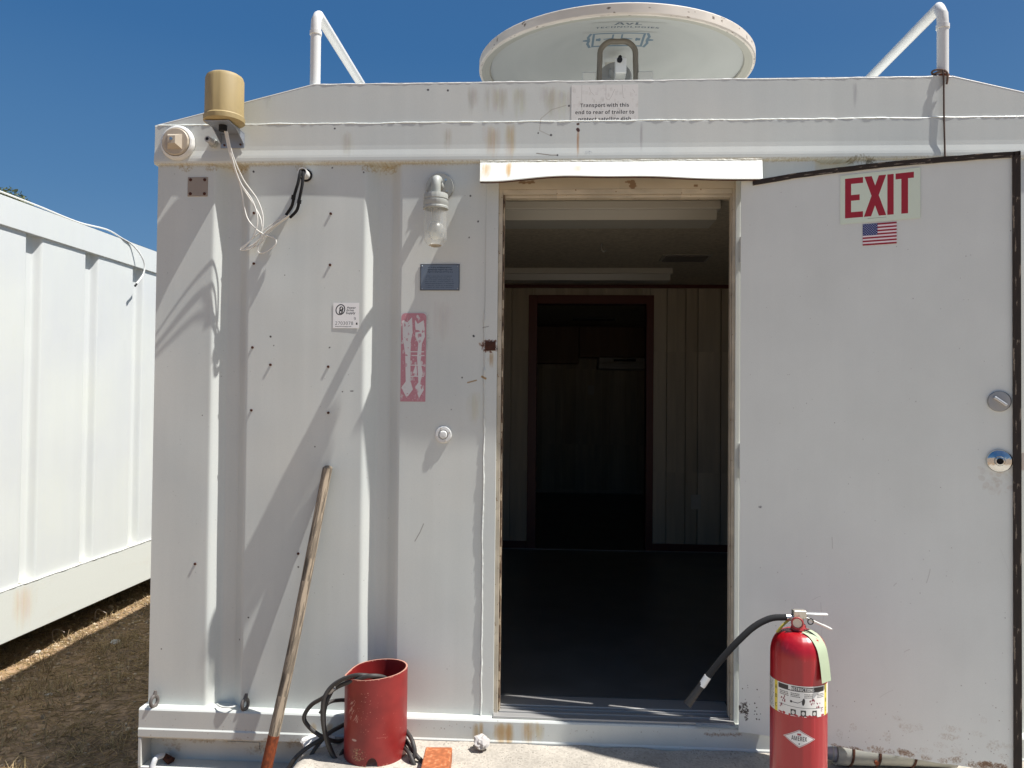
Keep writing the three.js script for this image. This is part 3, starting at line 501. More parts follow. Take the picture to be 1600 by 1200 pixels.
{ // short threaded pipe stub next to it
  const c = W(328, 220, .03), t = thing('pipe_stub', 'short grey pipe stub with an open end, beside the round fixture', 'pipe', V(c.x, c.y - .014, .0115));
  obj('pipe', [rod(V(c.x + .006, c.y - .004, .010), V(c.x, c.y, .055), .0135, .0125)], mdl(lin(.45, .44, .42), { roughness: .5 }), t);
  obj('collar', [rod(V(c.x + .008, c.y - .005, .010), V(c.x + .006, c.y - .004, .022), .019, .018, 8)], lampPaint, t);
  obj('bore', rod(V(c.x, c.y, .0545), V(c.x, c.y, .056), .0065), blackRubber, t);
}
const antC = V(W(351, 150, .115).x, 0, .115);
{ // antenna dome on its bracket
  const yT = W(351, 108, .175).y, yB = W(351, 182, .19).y, r = .0755;
  const t = thing('antenna_dome', 'tan cylindrical antenna dome on a steel bracket at the roof corner', 'antenna', V(antC.x, yB - .1, .012));
  const h = yT - yB;
  obj('dome', (() => { const g = lathe([[0, 0], [r - .006, 0], [r + .003, .004], [r + .004, .022], [r, .027], [r - .001, .05], [r - .0015, h - .022], [r - .006, h - .009], [r - .016, h - .002], [r - .03, h], [0, h]], V(antC.x, yB, antC.z)); return g; })(), std({ map: scaled(beigeTex, 1, 1), roughness: .6 }), t);
  const bx0 = W(345, 215, .0135).x, bx1 = W(382, 215, .0135).x;
  obj('bracket', [box(bx0, bx1, W(345, 232, .0135).y, yB - .008, .012, .0155, .0015), box(bx0, bx1, yB - .008, yB - .0035, .012, antC.z + .05, .0015)], dullSteel, t);
  [0, 1].forEach((k) => obj('gusset', (() => { const s = new THREE.Shape([[.0156, yB - .0085], [.10, yB - .0085], [.0156, yB - .05]].map(([z, y]) => new THREE.Vector2(z, y))); return new THREE.ExtrudeGeometry(s, { depth: .003, bevelEnabled: false }).applyMatrix4(new THREE.Matrix4().makeBasis(V(0, 0, 1), V(0, 1, 0), V(-1, 0, 0))).translate(k ? bx1 - .001 : bx0 + .004, 0, 0); })(), dullSteel, t));
  for (const [px, py] of [[351, 227], [376, 226], [376, 206]]) { const q = W(px, py, .0155); obj('bolt', rod(V(q.x, q.y, .015), V(q.x, q.y, .021), .0045, .004, 6), darkRust, t); }
  obj('cable_gland', rod(V(antC.x - .005, yB - .03, .115), V(antC.x - .005, yB + .001, .115), .016), blackRubber, t);
}
{ // conduit mouth and the leads between it and the dome
  const c = W(471, 268, .045); const t = thing('conduit_mouth', 'short white conduit mouth in the wall from which black cable ends come', 'conduit', V(c.x, c.y - .02, 0));
  const prof = [[.0165, -.02], [.0185, -.02], [.0185, .052], [.0155, .052], [.0145, -.01], [0, -.01]];
  obj('sleeve', toCreasedNormals(new THREE.LatheGeometry(prof.map(([r, h]) => new THREE.Vector2(r, h)), 32), .5).rotateX(PI / 2).translate(c.x + .005, c.y - .004, 0), pipePaint, t);
  obj('wall_gasket', new THREE.TorusGeometry(.021, .005, 8, 28).translate(c.x + .005, c.y - .004, .002), blackRubber, t);
  const leads = [
    [[[353, 205, 0.115], [360, 240, 0.096], [373, 282, 0.052], [396, 320, 0.026], [408, 345, 0.026], [406, 372, 0.027], [396, 385, 0.028], [380, 391, 0.028]], [[383, 392, 0.028], [404, 383, 0.026], [426, 358, 0.025], [452, 338, 0.024]]],
    [[[355, 205, 0.117], [363, 240, 0.099], [380, 280, 0.057], [402, 312, 0.032], [411, 340, 0.028], [407, 368, 0.028], [392, 388, 0.029], [375, 390, 0.029]], [[375, 390, 0.029], [390, 376, 0.026], [420, 354, 0.025], [450, 334, 0.025]]],
    [[[351, 205, 0.112], [359, 240, 0.094], [372, 278, 0.054], [377, 298, 0.038], [381, 320, 0.027], [387, 342, 0.027], [400, 358, 0.028], [414, 367, 0.028], [430, 373, 0.028], [431, 381, 0.028], [422, 389, 0.028], [411, 395, 0.028], [403, 394, 0.027], [404, 386, 0.026]], [[404, 386, 0.026], [412, 370, 0.026], [430, 352, 0.025], [455, 336, 0.024]]],
    [[[354, 206, 0.110], [362, 244, 0.091], [376, 286, 0.049], [393, 311, 0.031], [401, 332, 0.028], [402, 350, 0.028], [394, 372, 0.028], [377, 391, 0.028]], [[377, 391, 0.028], [398, 380, 0.026], [418, 360, 0.025], [452, 336, 0.024]]],
  ];
  const w = thing('antenna_leads', 'bundle of thin white wires looping from the antenna dome to the conduit', 'wire', W(400, 392, .09));
  leads.forEach(([a, b], i) => obj('white_wire', tube([...a, ...b.slice(1)].map(([x, y, z]) => W(x, y, z + (i - 1) * .008 * clamp((y - 215) / 60, 0, 1) * clamp((400 - y) / 80, 0, 1))), .0027, 90, 7), whiteWire, w));
  for (const pts of [[[470, 266, .02], [469, 270, .056], [466, 285, .062], [460, 305, .055], [456, 322, .036], [447, 336, .028]], [[474, 266, .02], [474, 272, .055], [472, 290, .062], [468, 310, .055], [464, 328, .036], [453, 340, .028]]]) obj('black_sheath', tube(pts.map(([x, y, z]) => W(x, y, z)), .0062, 40, 9), blackRubber, w);
  for (const [x, y, x2, y2] of [[459, 305, 458, 312], [468, 312, 467, 318]]) obj('tape_band', rod(W(x, y, .056), W(x2, y2, .052), .0085), blackRubber, w);
}
{ // bulkhead lamp: round plate, elbow, ribbed cap and glass jar
  const pc = W(687, 292, .008), zc = .125, ax = W(681, 320, zc), yCap = W(681, 302, zc).y, yCap2 = W(681, 327, zc).y, yG = W(681, 387, zc).y;
  const t = thing('jar_lamp', 'grey wall lamp with a ribbed cap and a dusty clear glass jar', 'wall lamp', V(pc.x, yG, .002));
  obj('wall_plate', rod(V(pc.x, pc.y, -.004), V(pc.x, pc.y, .013), .058, .055, 48), greyPlate, t);
  for (const [dx, dy] of [[-.026, .026], [.026, .026], [.03, -.02], [-.03, -.02]]) obj('plate_screw', rod(V(pc.x + dx, pc.y + dy, .012), V(pc.x + dx, pc.y + dy, .019), .004), steel, t);
  const yE = pc.y + .002;
  obj('elbow', tube([V(pc.x, yE, .010), V(pc.x - .003, yE, .06), V(ax.x + .002, yE, .095), V(ax.x, yE - .006, .117), V(ax.x, yE - .024, zc), V(ax.x, yCap - .004, zc)], .0185, 40, 16), lampPaint, t);
  const H = yCap - yCap2, prof = [[0, H], [.030, H], [.046, H - .004], [.0475, H - .010], [.0475, H - .024], [.0455, H - .026], [.0455, H - .029], [.0485, H - .031], [.049, H - .046], [.0475, H - .050], [.047, H - .053], [.0495, H - .056], [.0495, 0], [.044, 0], [.040, .012], [0, .012]];
  obj('cap', lathe(prof, V(ax.x, yCap2, zc)), lampPaint, t);
  const gh = yCap2 - yG, R = .0445, jar = []; for (let k = 0; k <= 12; k++) { const a = k / 12 * PI / 2; jar.push([R * Math.sin(a), .040 - .040 * Math.cos(a)]); } jar.push([R, gh * .5], [R - .0005, gh + .004]);
  obj('glass_jar', lathe(jar, V(ax.x, yG, zc)), new THREE.MeshPhysicalMaterial({ color: lin(.96, .96, .94), transmission: .88, roughness: .18, thickness: 0, ior: 1.45 }), t);
  const bulb = []; for (let k = 0; k <= 12; k++) { const a = k / 12 * PI * .8; bulb.push([.033 * Math.sin(a), .036 - .036 * Math.cos(a)]); } bulb.push([.017, .085], [.017, gh - .03]);
  obj('bulb', lathe(bulb, V(ax.x, yG + .032, zc)), new THREE.MeshPhysicalMaterial({ color: lin(.9, .9, .87), transmission: .92, roughness: .4, thickness: 0 }), t);
  obj('dead_dust', lathe([[0, .002], [.018, .0048], [.026, .0095], [.022, .010], [.0, .008]], V(ax.x, yG, zc)), mdl(lin(.36, .29, .19), { roughness: 1 }), t);
}
{ // bell push
  const c = W(693, 679), z = dent(c.x, c.y), t = thing('bell_push', 'small round white bell push screwed to the wall', 'bell button', V(c.x, c.y - .034, z));
  const L = (prof) => toCreasedNormals(new THREE.LatheGeometry(prof.map(([r, h]) => new THREE.Vector2(r, h)), 40), .5).rotateX(PI / 2).translate(c.x, c.y, z);
  obj('ring', L([[.034, -.002], [.034, .004], [.031, .008], [.020, .009], [.020, .002], [0, .002]]), pipePaint, t);
  obj('button', L([[.0165, .002], [.0165, .009], [.013, .013], [0, .0145]]), pipePaint, t);
  for (let k = 0; k < 4; k++) { const a = k * PI / 2 + .35; obj('screw', rod(V(c.x + .026 * Math.cos(a), c.y + .026 * Math.sin(a), z + .007), V(c.x + .026 * Math.cos(a), c.y + .026 * Math.sin(a), z + .0105), .003), steel, t); }
}

/* ------------------------------------------------ on the roof */
{ // guard rails of bent white pipe running back along the roof
  const rail = (px, pyTop, z, label) => {
    const top = W(px, pyTop, z), t = thing('guard_rail', label, 'railing', V(top.x, 2.889, z)), r = .0215;
    const path = [V(top.x, 2.889, z), V(top.x, top.y - .075, z), V(top.x, top.y - .03, z - .006), V(top.x, top.y - .006, z - .03), V(top.x, top.y, z - .075), V(top.x, top.y, z - 2.6)];
    obj('pipe', new THREE.TubeGeometry(new THREE.CatmullRomCurve3(path, false, 'catmullrom', .12), 80, r, 18), pipePaint, t);
    for (const q of [1.3, 2.58]) obj('post', rod(V(top.x, 2.887, z - q), V(top.x, top.y, z - q), r), pipePaint, t);
    obj('coupling', rod(V(top.x, top.y - .10, z), V(top.x, top.y - .085, z), r + .0035), pipePaint, t);
    return t;
  };
  rail(494, 18, -.05, 'bent white pipe railing on the roof, behind the antenna dome side');
  const t = rail(1473, 6, -.014, 'bent white pipe railing on the roof with a cord tied round its foot');
  obj('foot_flange', [rod(V(W(1473, 6, -.014).x, 2.8885, -.014), V(W(1473, 6, -.014).x, 2.895, -.014), .0245)], rust, t);
  const x = W(1473, 60, .02).x;
  const cord = thing('tie_cord', 'dark brown cord knotted round the railing foot and hanging down the beam', 'cord', V(x, 2.5, .03));
  obj('knot', [new THREE.TorusGeometry(.0235, .0038, 8, 30).rotateX(PI / 2).rotateZ(.14).translate(x, 2.902, -.014), new THREE.TorusGeometry(.0235, .0038, 8, 30).rotateX(PI / 2).rotateZ(-.16).translate(x, 2.909, -.014), tube([V(x + .010, 2.906, .012), V(x + .018, 2.892, .018), V(x + .020, 2.867, .016), V(x + .018, 2.85, .014)], .0042, 20, 7)], mdl(lin(.16, .10, .07), { roughness: .95 }), cord);
  obj('hanging_cord', tube([V(x + .004, 2.903, .014), V(x + .006, 2.87, .0145), V(x + .007, 2.72, .0155), V(x + .008, 2.6, .019), V(x + .009, 2.5, .02)], .0034, 50, 7), mdl(lin(.10, .065, .05), { roughness: .95 }), cord);
}
{ // satellite dish folded face down
  const C = V(.313, 3.415, -1.19), R = .742, tilt = -.045, dep = .13;        // rim plane centre, radius, nose-down tilt
  const M = new THREE.Matrix4().makeRotationX(-tilt).setPosition(C);         // local y up, z towards the wall's front
  const t = thing('satellite_dish', 'large white satellite dish folded face down above the roof', 'satellite dish', V(C.x, 2.888, C.z));
  const bowl = (r) => dep * (1 - r * r / (R * R));
  const inner = [], outer = []; for (let k = 0; k <= 30; k++) { const r = R * k / 30; inner.push([r, bowl(r)]); outer.push([r, bowl(r) + .02]); }
  const dishTex = texture(512, 512, (u, v) => { const n = fbm(u * 6, v * 6, 6, 5, 161), k = .69 + (n - .5) * .06; return [k, k, k * .96]; });
  const face = std({ map: scaled(dishTex, 1), roughness: .6 });
  const L = (p, seg = 96) => toCreasedNormals(new THREE.LatheGeometry(p.map(([r, y]) => new THREE.Vector2(r, y)), seg), .4).applyMatrix4(M);
  const refl = obj('reflector', [L(inner.slice().reverse()), L(outer)], face, t);
  const rimTex = texture(1024, 64, (u, v) => { const n = fbm(u * 160, v * 8, 160, 4, 165), m = fbm(u * 40, v * 4, 40, 3, 166), k = .80 + (m - .5) * .12; return n > .76 ? [.46, .41, .36] : [k, k * .955, k * .89]; });
  obj('rim', L([[R - .004, -.004], [R + .008, -.004], [R + .012, .004], [R + .011, .046], [R + .006, .052], [R - .01, .052]]), std({ map: rimTex, roughness: .6 }), t);
  obj('rim_flange', L([[R - .004, -.0035], [R - .045, .0045], [R - .05, .012]]), std({ color: lin(.86, .82, .74), map: scaled(dishTex, 3), roughness: .65 }), t);
  // printing on the face: a curved skin just below the reflector
  const inv = M.clone().invert(), loc = (px, py) => { const up = V(0, 1, 0).transformDirection(M); let p, h = .08; for (let k = 0; k < 6; k++) { p = WP(px, py, C.clone().addScaledVector(up, h), up).applyMatrix4(inv); h = bowl(Math.min(R, Math.hypot(p.x, p.z))); } return p; };
  const skin = (px0, py0, px1, py1, tex, name) => {
    const a = loc(px0, py0), b = loc(px1, py1);
    const g = gridMesh(steps(0, 1, 24), steps(0, 1, 10), (u, v) => { const x = lerp(a.x, b.x, u), z = lerp(b.z, a.z, v), p = V(x, bowl(Math.hypot(x, z)) - .0012, z).applyMatrix4(M); p.uv = [u, v]; return p; });
    obj(name, g, std({ map: tex, roughness: .65 }), refl);
  };
  const bg = '#e9e9e1';
  skin(925, 36, 1036, 46.5, canvas(1024, 420, (g, w, h) => { g.fillStyle = '#b0b0a9'; g.fillRect(0, 0, w, h); g.fillStyle = '#48555f'; g.font = 'bold 230px sans-serif'; g.textAlign = 'center'; g.fillText('AvL', w * .5, 200, 420); g.font = 'bold 120px sans-serif'; g.fillText('TECHNOLOGIES', w * .5, 370, 1000); }), 'maker_lettering');
  skin(912, 52, 1016, 76, canvas(1024, 512, (g, w, h) => {
    g.fillStyle = '#b0b0a9'; g.fillRect(0, 0, w, h); g.strokeStyle = '#5d7380'; g.lineWidth = 34; g.strokeRect(150, 60, 724, 390);
    g.lineWidth = 40; for (const s of [-1, 1]) { const X = (x) => 512 + s * x; g.beginPath(); g.moveTo(X(400), 40); g.lineTo(X(440), 160); g.lineTo(X(425), 240); g.lineTo(X(500), 256); g.lineTo(X(425), 280); g.lineTo(X(440), 360); g.lineTo(X(400), 480); g.stroke(); }
    g.lineWidth = 26; g.beginPath(); g.moveTo(300, 250); g.lineTo(430, 230); g.lineTo(430, 100); g.moveTo(560, 100); g.lineTo(560, 230); g.lineTo(720, 250); g.moveTo(240, 210); g.lineTo(240, 300); g.moveTo(780, 210); g.lineTo(780, 300); g.stroke(); g.fillStyle = '#5d7380'; g.fillRect(190, 220, 70, 70); g.fillRect(764, 220, 70, 70); g.fillRect(380, 240, 60, 40); g.fillRect(560, 240, 60, 40);
  }), 'emblem');
  // pedestal, feed bracket and feed under the dish
  obj('pedestal', [rod(V(C.x, 2.886, C.z - .25), V(C.x, 2.95, C.z - .25), .17, .15, 32), rod(V(C.x, 2.95, C.z - .25), V(C.x, C.y + .09, C.z - .05), .06, .05, 24)], dirtyPaint, t);
  const zF = -.62, tan = mdl(lin(.25, .215, .17), { map: scaled(paintTex, 3), roughness: .6 });
  const q = (px, py, z = zF) => W(px, py, z), yR = 2.889;
  const lx = q(937, 110).x, rx = q(993, 110).x, ty = q(965, 65).y;
  obj('feed_bracket', new THREE.TubeGeometry(new THREE.CatmullRomCurve3([V(lx - .004, 2.93, zF), V(lx, ty - .10, zF), V(lx + .006, ty - .035, zF), V(lx + .04, ty - .003, zF), V((lx + rx) / 2, ty, zF), V(rx - .04, ty - .003, zF), V(rx - .006, ty - .035, zF), V(rx, ty - .10, zF), V(rx + .004, 2.93, zF)], false, 'centripetal'), 80, .0135, 14), tan, t);
  for (const [a, b] of [[lx - .085, lx - .02], [rx + .01, rx + .085]]) obj('bracket_foot', box(a, b, yR, q(965, 114).y, zF - .03, zF + .02, .008), dirtyPaint, t);
  obj('support_tray', box(lx - .12, rx + .12, yR, yR + .03, zF - .5, zF + .03, .005), dirtyPaint, t);
  const fc = q(966, 112, -.70); const horn = new THREE.LatheGeometry([[0, .07], [.03, .07], [.035, .02], [.075, .012], [.082, 0], [.078, -.03], [0, -.03]].map(([r, h]) => new THREE.Vector2(r, h)), 40);
  const hornM = obj('feed_horn', toCreasedNormals(horn, .4).rotateX(PI / 2 - .25).translate(fc.x - .012, fc.y - .012, -.73), mdl(lin(.34, .34, .32), { roughness: .6 }), t);
  obj('feed_block', box(fc.x - .022, fc.x + .032, fc.y - .05, fc.y + .028, -.70, -.60, .006).rotateY(0), mdl(lin(.66, .66, .62), { roughness: .45 }), t);
  obj('connector', [rod(V(fc.x + .004, fc.y + .022, -.63), V(fc.x + .004, fc.y + .05, -.645), .011, .009), rod(V(fc.x - .002, fc.y + .012, -.598), V(fc.x - .002, fc.y + .012, -.59), .013)], blackRubber, hornM);
}

/* ------------------------------------------------ the white unit next door */
const XN = -3.13;
{
  const t = thing('neighbouring_unit', 'long white corrugated site unit standing across the bare strip of ground', 'site unit', V(XN - 1.9, .17, -3.6));
  const z1 = .05, z0 = -8.2;
  obj('side_wall', [longWall(XN - .014, 1, z0, z1, .46, 2.57, .578, -1.285), box(XN - .15, XN - .07, .46, 2.56, z0, z1)], whitePaint, t);
  obj('top_beam', box(XN - .12, XN, 2.553, 2.722, z0, z1, .004), whitePaint, t);
  obj('bottom_beam', box(XN - .12, XN + .004, .172, .472, z0, z1, .006), std({ map: canvas(2048, 128, (g, w, h) => { g.fillStyle = '#d2d3ca'; g.fillRect(0, 0, w, h); for (let k = 0; k < 60; k++) blot(g, rr(0, w), rr(0, h), rr(10, 50), '196,190,172', .05, rr(4, 16)); grain(g, w, h, 5); }), roughness: .5 }), t);
  { // fix the beam's map to its length and draw its stain as the runs seen in the photograph
    const m = t.children[2]; const p = m.geometry.attributes.position, uv = m.geometry.attributes.uv; for (let i = 0; i < p.count; i++) uv.setXY(i, (p.getZ(i) + bases.get(t).z - z0) / (z1 - z0), (p.getY(i) + bases.get(t).y - .172) / .3);
    const c = m.material.map.image, g = c.getContext('2d'); for (const [z, wd, a] of [[-1.30, 30, .16], [-1.24, 22, .16], [-1.36, 44, .12], [-1.28, 60, .10], [-4.2, 30, .2]]) streak(g, (z - z0) / (z1 - z0) * 2048, 2, wd, 124, '196,170,128', a);
  }
  obj('weld_bead', bead(V(XN + .002, .474, z0), V(XN + .002, .474, z1), .005, 500, .6), pipePaint, t);
  for (let z = -1.285; z > z0; z -= .578) obj('groove_foot', box(XN - .05, XN - .004, .472, .482, z - .13, z - .01, .003), dirtyPaint, t);
  const s = new THREE.Shape([[XN, 2.7225], [XN - .66, 2.888], [XN - 3.2, 2.888], [XN - 3.86, 2.7225]].map(([x, y]) => new THREE.Vector2(x, y)));
  obj('roof', boxUV(new THREE.ExtrudeGeometry(s, { depth: z1 - z0, bevelEnabled: false }).translate(0, 0, z0)), dirtyPaint, t);
  obj('far_side_wall', box(XN - 3.86, XN - 3.74, .172, 2.722, z0, z1), whitePaint, t);
  obj('end_wall', [box(XN - 3.739, XN - .121, .172, 2.722, z1 - .1, z1 - .01), box(XN - 3.739, XN - .121, .172, 2.722, z0 + .01, z0 + .1)], whitePaint, t);
  obj('floor_pan', box(XN - 3.739, XN - .121, .2, .3, z0 + .11, z1 - .11), darkRust, t);
  for (const z of [-.6, -3.6, -7.6]) for (const x of [XN - .9, XN - 3.2]) obj('support_block', box(x - .2, x + .2, -.05, .199, z - .2, z + .2, .01), concrete, t);
  // white cable lying along the roof edge with its end hanging down
  const c = thing('roof_cable', 'white cable lying on the neighbouring roof, its free end hanging in a loop', 'cable', WX(213, 445, XN + .05));
  const pts = [[0, 299, -.10], [60, 322, -.10], [125, 348, -.09], [170, 360, -.03], [190, 372, .0], [205, 381, .01]].map(([a, b, o]) => WX(a, b, XN + o)); pts.unshift(pts[0].clone().add(V(0, .0, 1)));
  const end = [[214, 390, .03], [222, 402, .05], [226, 415, .055], [224, 428, .055], [218, 438, .055], [212, 445, .055]].map(([a, b, o]) => WX(a, b, XN + o));
  obj('cable', tube([...pts, ...end], .0058, 140, 8), pipePaint, c);
  obj('end_cap', rod(WX(213.5, 443.5, XN + .055), WX(211, 447, XN + .055), .0075), blackRubber, c);
}

/* ------------------------------------------------ landing and what stands on it */
const PY = .235;
{
  const us = steps(-.985, 3.2, 160), vs = [...steps(4.6, 1.5, 20), ...steps(1.5, .052, 60).slice(1)];
  const hgt = (x, z) => PY + (fbm(x * 5 + 40, z * 5 + 40, 1024, 5, 171) - .5) * .012 + .014 * Math.exp(-(z - .052) / .03) * (fbm(x * 9, 2, 1024, 3, 172)) - (x < -.93 ? .05 * Math.pow((-.93 - x) / .055, 2) : 0);
  const top = gridMesh(us, vs, (x, z) => { const p = V(x, hgt(x, z), z + (z < .06 ? 0 : 0)); p.uv = [x, z]; return p; });
  const side = (f) => gridMesh(steps(0, 1, 60), [0, 1], f);
  const front = side((s, t) => { const x = lerp(-.985, 3.2, s), p = V(x, t ? hgt(x, 4.6) : -.06, 4.6); p.uv = [x, t * .3]; return p; }), left = side((s, t) => { const z = lerp(.052, 4.6, s), p = V(-.985, t ? hgt(-.985, z) : -.06, z); p.uv = [z, t * .3]; return p; }), right = side((s, t) => { const z = lerp(4.6, .052, s), p = V(3.2, t ? hgt(3.2, z) : -.06, z); p.uv = [z, t * .3]; return p; }), back = side((s, t) => { const x = lerp(3.2, -.985, s), p = V(x, t ? hgt(x, .052) : -.06, .052); p.uv = [x, t * .3]; return p; });
  solo('concrete_landing', [top, front, left, right, back], concrete, 'rough concrete landing slab in front of the open doorway', 'landing', V(1.1, -.06, 2.3));
}
{ // loose brick
  const c = WY(686, 1186, PY + .03), t = solo('brick', boxUV(new RoundedBoxGeometry(.10, .055, .19, 3, .006).rotateY(.06).translate(c.x, PY + .032, c.z + .06)), std({ map: scaled(texture(256, 256, (u, v) => { const n = fbm(u * 14, v * 14, 14, 4, 181), k = .70 + (n - .5) * .3; return n > .66 ? [k * .95, k * .62, k * .42] : [k * .92, k * .53, k * .31]; }), 6), roughness: .95 }), 'orange clay brick on the landing beside the red pipe', 'brick', V(c.x, PY, c.z));
}
function crumple(c, r, sy, s) { const g = new THREE.IcosahedronGeometry(r, 3), p = g.attributes.position, v = V(); for (let i = 0; i < p.count; i++) { v.fromBufferAttribute(p, i); const d = v.clone().normalize(), k = .55 + .9 * Math.abs(fbm(d.x * 2.2 + 9 + s, d.y * 2.2 + d.z * 2.9 + 9, 512, 3, 190 + s) - .2); v.multiplyScalar(k); v.y *= sy; p.setXYZ(i, v.x, v.y, v.z); } g.computeVertexNormals(); const q = toCreasedNormals(g, .25); q.computeBoundingBox(); return q.translate(c.x, c.y - q.boundingBox.min.y, c.z); }
{ const c = WY(752, 1172, PY); solo('crumpled_paper', crumple(V(c.x, PY + .002, c.z), .034, .8, 1), mdl(lin(.45, .42, .39), { roughness: .9 }), 'crumpled ball of dirty paper on the landing near the doorway', 'litter', V(c.x, PY, c.z)); }
{ const c = WY(478, 1160, .23); solo('torn_sheet', crumple(V(c.x + .05, .205, c.z + .0), .075, .35, 3), mdl(lin(.74, .72, .68), { roughness: .85 }), 'torn scrap of white sheet at the landing edge behind the cables', 'litter', V(c.x + .05, .205, c.z)); }
{ const c = WY(500, 1196, .2); solo('plastic_scrap', crumple(V(c.x - .06, .14, c.z + .03), .06, .5, 5), mdl(lin(.78, .77, .74), { roughness: .5 }), 'white plastic scrap under the black cables', 'litter', V(c.x - .06, .14, c.z + .03)); }
const PIPE = V(-.677, PY, .155), PR = .119;
{ // red pipe section with a notch at its foot
  const H = .318, t = thing('red_pipe_stub', 'upright open red steel pipe section with scratched paint, beside the doorway', 'pipe', PIPE);
  const redMap = canvas(1024, 512, (g, w, h) => {
    const im = g.createImageData(w, h), d = im.data; for (let j = 0; j < h; j++) for (let i = 0; i < w; i++) { const n = fbm(i / 60, j / 60, 1024, 4, 201), k = (n - .5) * 26 + (rnd() - .5) * 8, o = (j * w + i) * 4; d[o] = 134 + k; d[o + 1] = 36 + k * .5; d[o + 2] = 34 + k * .45; d[o + 3] = 255; } g.putImageData(im, 0, 0);
    const u = (px, py) => { const x = clamp((px - 588) / 48.5, -.99, .99), th = Math.asin(x); return [(.5 + th / (2 * PI)) * w, (1 - (1196 - py) / 150) * h]; };
    const scr = (px, py, l, wd, c, ang = .3) => { const [x, y] = u(px, py); g.strokeStyle = c; g.lineWidth = wd; g.beginPath(); g.moveTo(x, y); g.lineTo(x - l * Math.sin(ang), y + l * Math.cos(ang)); g.stroke(); };
    for (let k = 0; k < 46; k++) scr(rr(556, 572), rr(1080, 1116), rr(6, 34), rr(1, 3.4), `rgba(206,178,160,${rr(.4, .95)})`, rr(.2, .6));
    for (let k = 0; k < 40; k++) { const [x, y] = u(rr(572, 592), rr(1066, 1140)); speck(g, x, y, rr(.8, 2.6), '214,170,146', rr(.4, .9)); }
    for (let k = 0; k < 26; k++) { const [x, y] = u(rr(600, 634), rr(1058, 1150)); speck(g, x, y, rr(.6, 2), '216,176,150', rr(.4, .9)); }
    { const [x, y] = u(565, 1152); g.fillStyle = 'rgba(190,160,148,.9)'; g.beginPath(); g.ellipse(x, y, 16, 7, 0, 0, 7); g.fill(); } scr(600, 1146, 60, 1.4, 'rgba(206,160,140,.7)', -1.5);
    { const [x, y] = u(570, 1172); for (let k = 0; k < 220; k++) speck(g, x + rr(-60, 60) * rnd(), y + rr(-20, 50), rr(1, 4), rnd() < .5 ? '96,58,36' : '186,140,104', rr(.3, .8)); }
    for (let k = 0; k < 60; k++) { g.fillStyle = `rgba(208,160,136,${rr(.3, .8)})`; g.fillRect(rr(0, w), 0, rr(2, 12), rr(2, 7)); }
    for (let k = 0; k < 60; k++) { g.fillStyle = `rgba(190,150,120,${rr(.2, .7)})`; g.fillRect(rr(0, w), h - rr(2, 14), rr(2, 14), 14); }
  });
  const red = std({ map: redMap, roughness: .42 });
  const top = (a) => H + .010 * Math.sin(a) - .012 * Math.pow(Math.max(0, Math.cos(a - PI * 1.5 + .1)), 10), notch = (a, y) => Math.hypot((a - .12) * PR / .022, y / .034) < 1;   // a = 0 faces the front
  const shell = (r, out) => {
    const pos = [], uv = [], idx = [], NA = 300, NY = 120; for (let j = 0; j <= NY; j++) for (let i = 0; i <= NA; i++) { const a = -PI + i / NA * 2 * PI, y = j / NY * top(a); pos.push(PIPE.x + r * Math.sin(a), PY + y, PIPE.z + r * Math.cos(a)); uv.push(i / NA, j / NY); }
    for (let j = 0; j < NY; j++) for (let i = 0; i < NA; i++) { const a = -PI + (i + .5) / NA * 2 * PI; if (notch(a, (j + .5) / NY * H)) continue; const k = j * (NA + 1) + i; out ? idx.push(k, k + 1, k + NA + 2, k, k + NA + 2, k + NA + 1) : idx.push(k, k + NA + 2, k + 1, k, k + NA + 1, k + NA + 2); }
    const g = new THREE.BufferGeometry(); g.setAttribute('position', new THREE.Float32BufferAttribute(pos, 3)); g.setAttribute('uv', new THREE.Float32BufferAttribute(uv, 2)); g.setIndex(idx); g.computeVertexNormals(); return g;
  };
  obj('pipe_wall', [shell(PR, true), shell(PR - .006, false)], red, t);
  obj('cut_rim', gridMesh(steps(-PI, PI, 120), [0, 1], (a, s) => { const r = PR - .0062 * (1 - s), p = V(PIPE.x + r * Math.sin(a), PY + top(a) + .0006, PIPE.z + r * Math.cos(a)); p.uv = [a, s * .01]; return p; }), mdl(lin(.46, .22, .16), { roughness: .7 }), t);
}
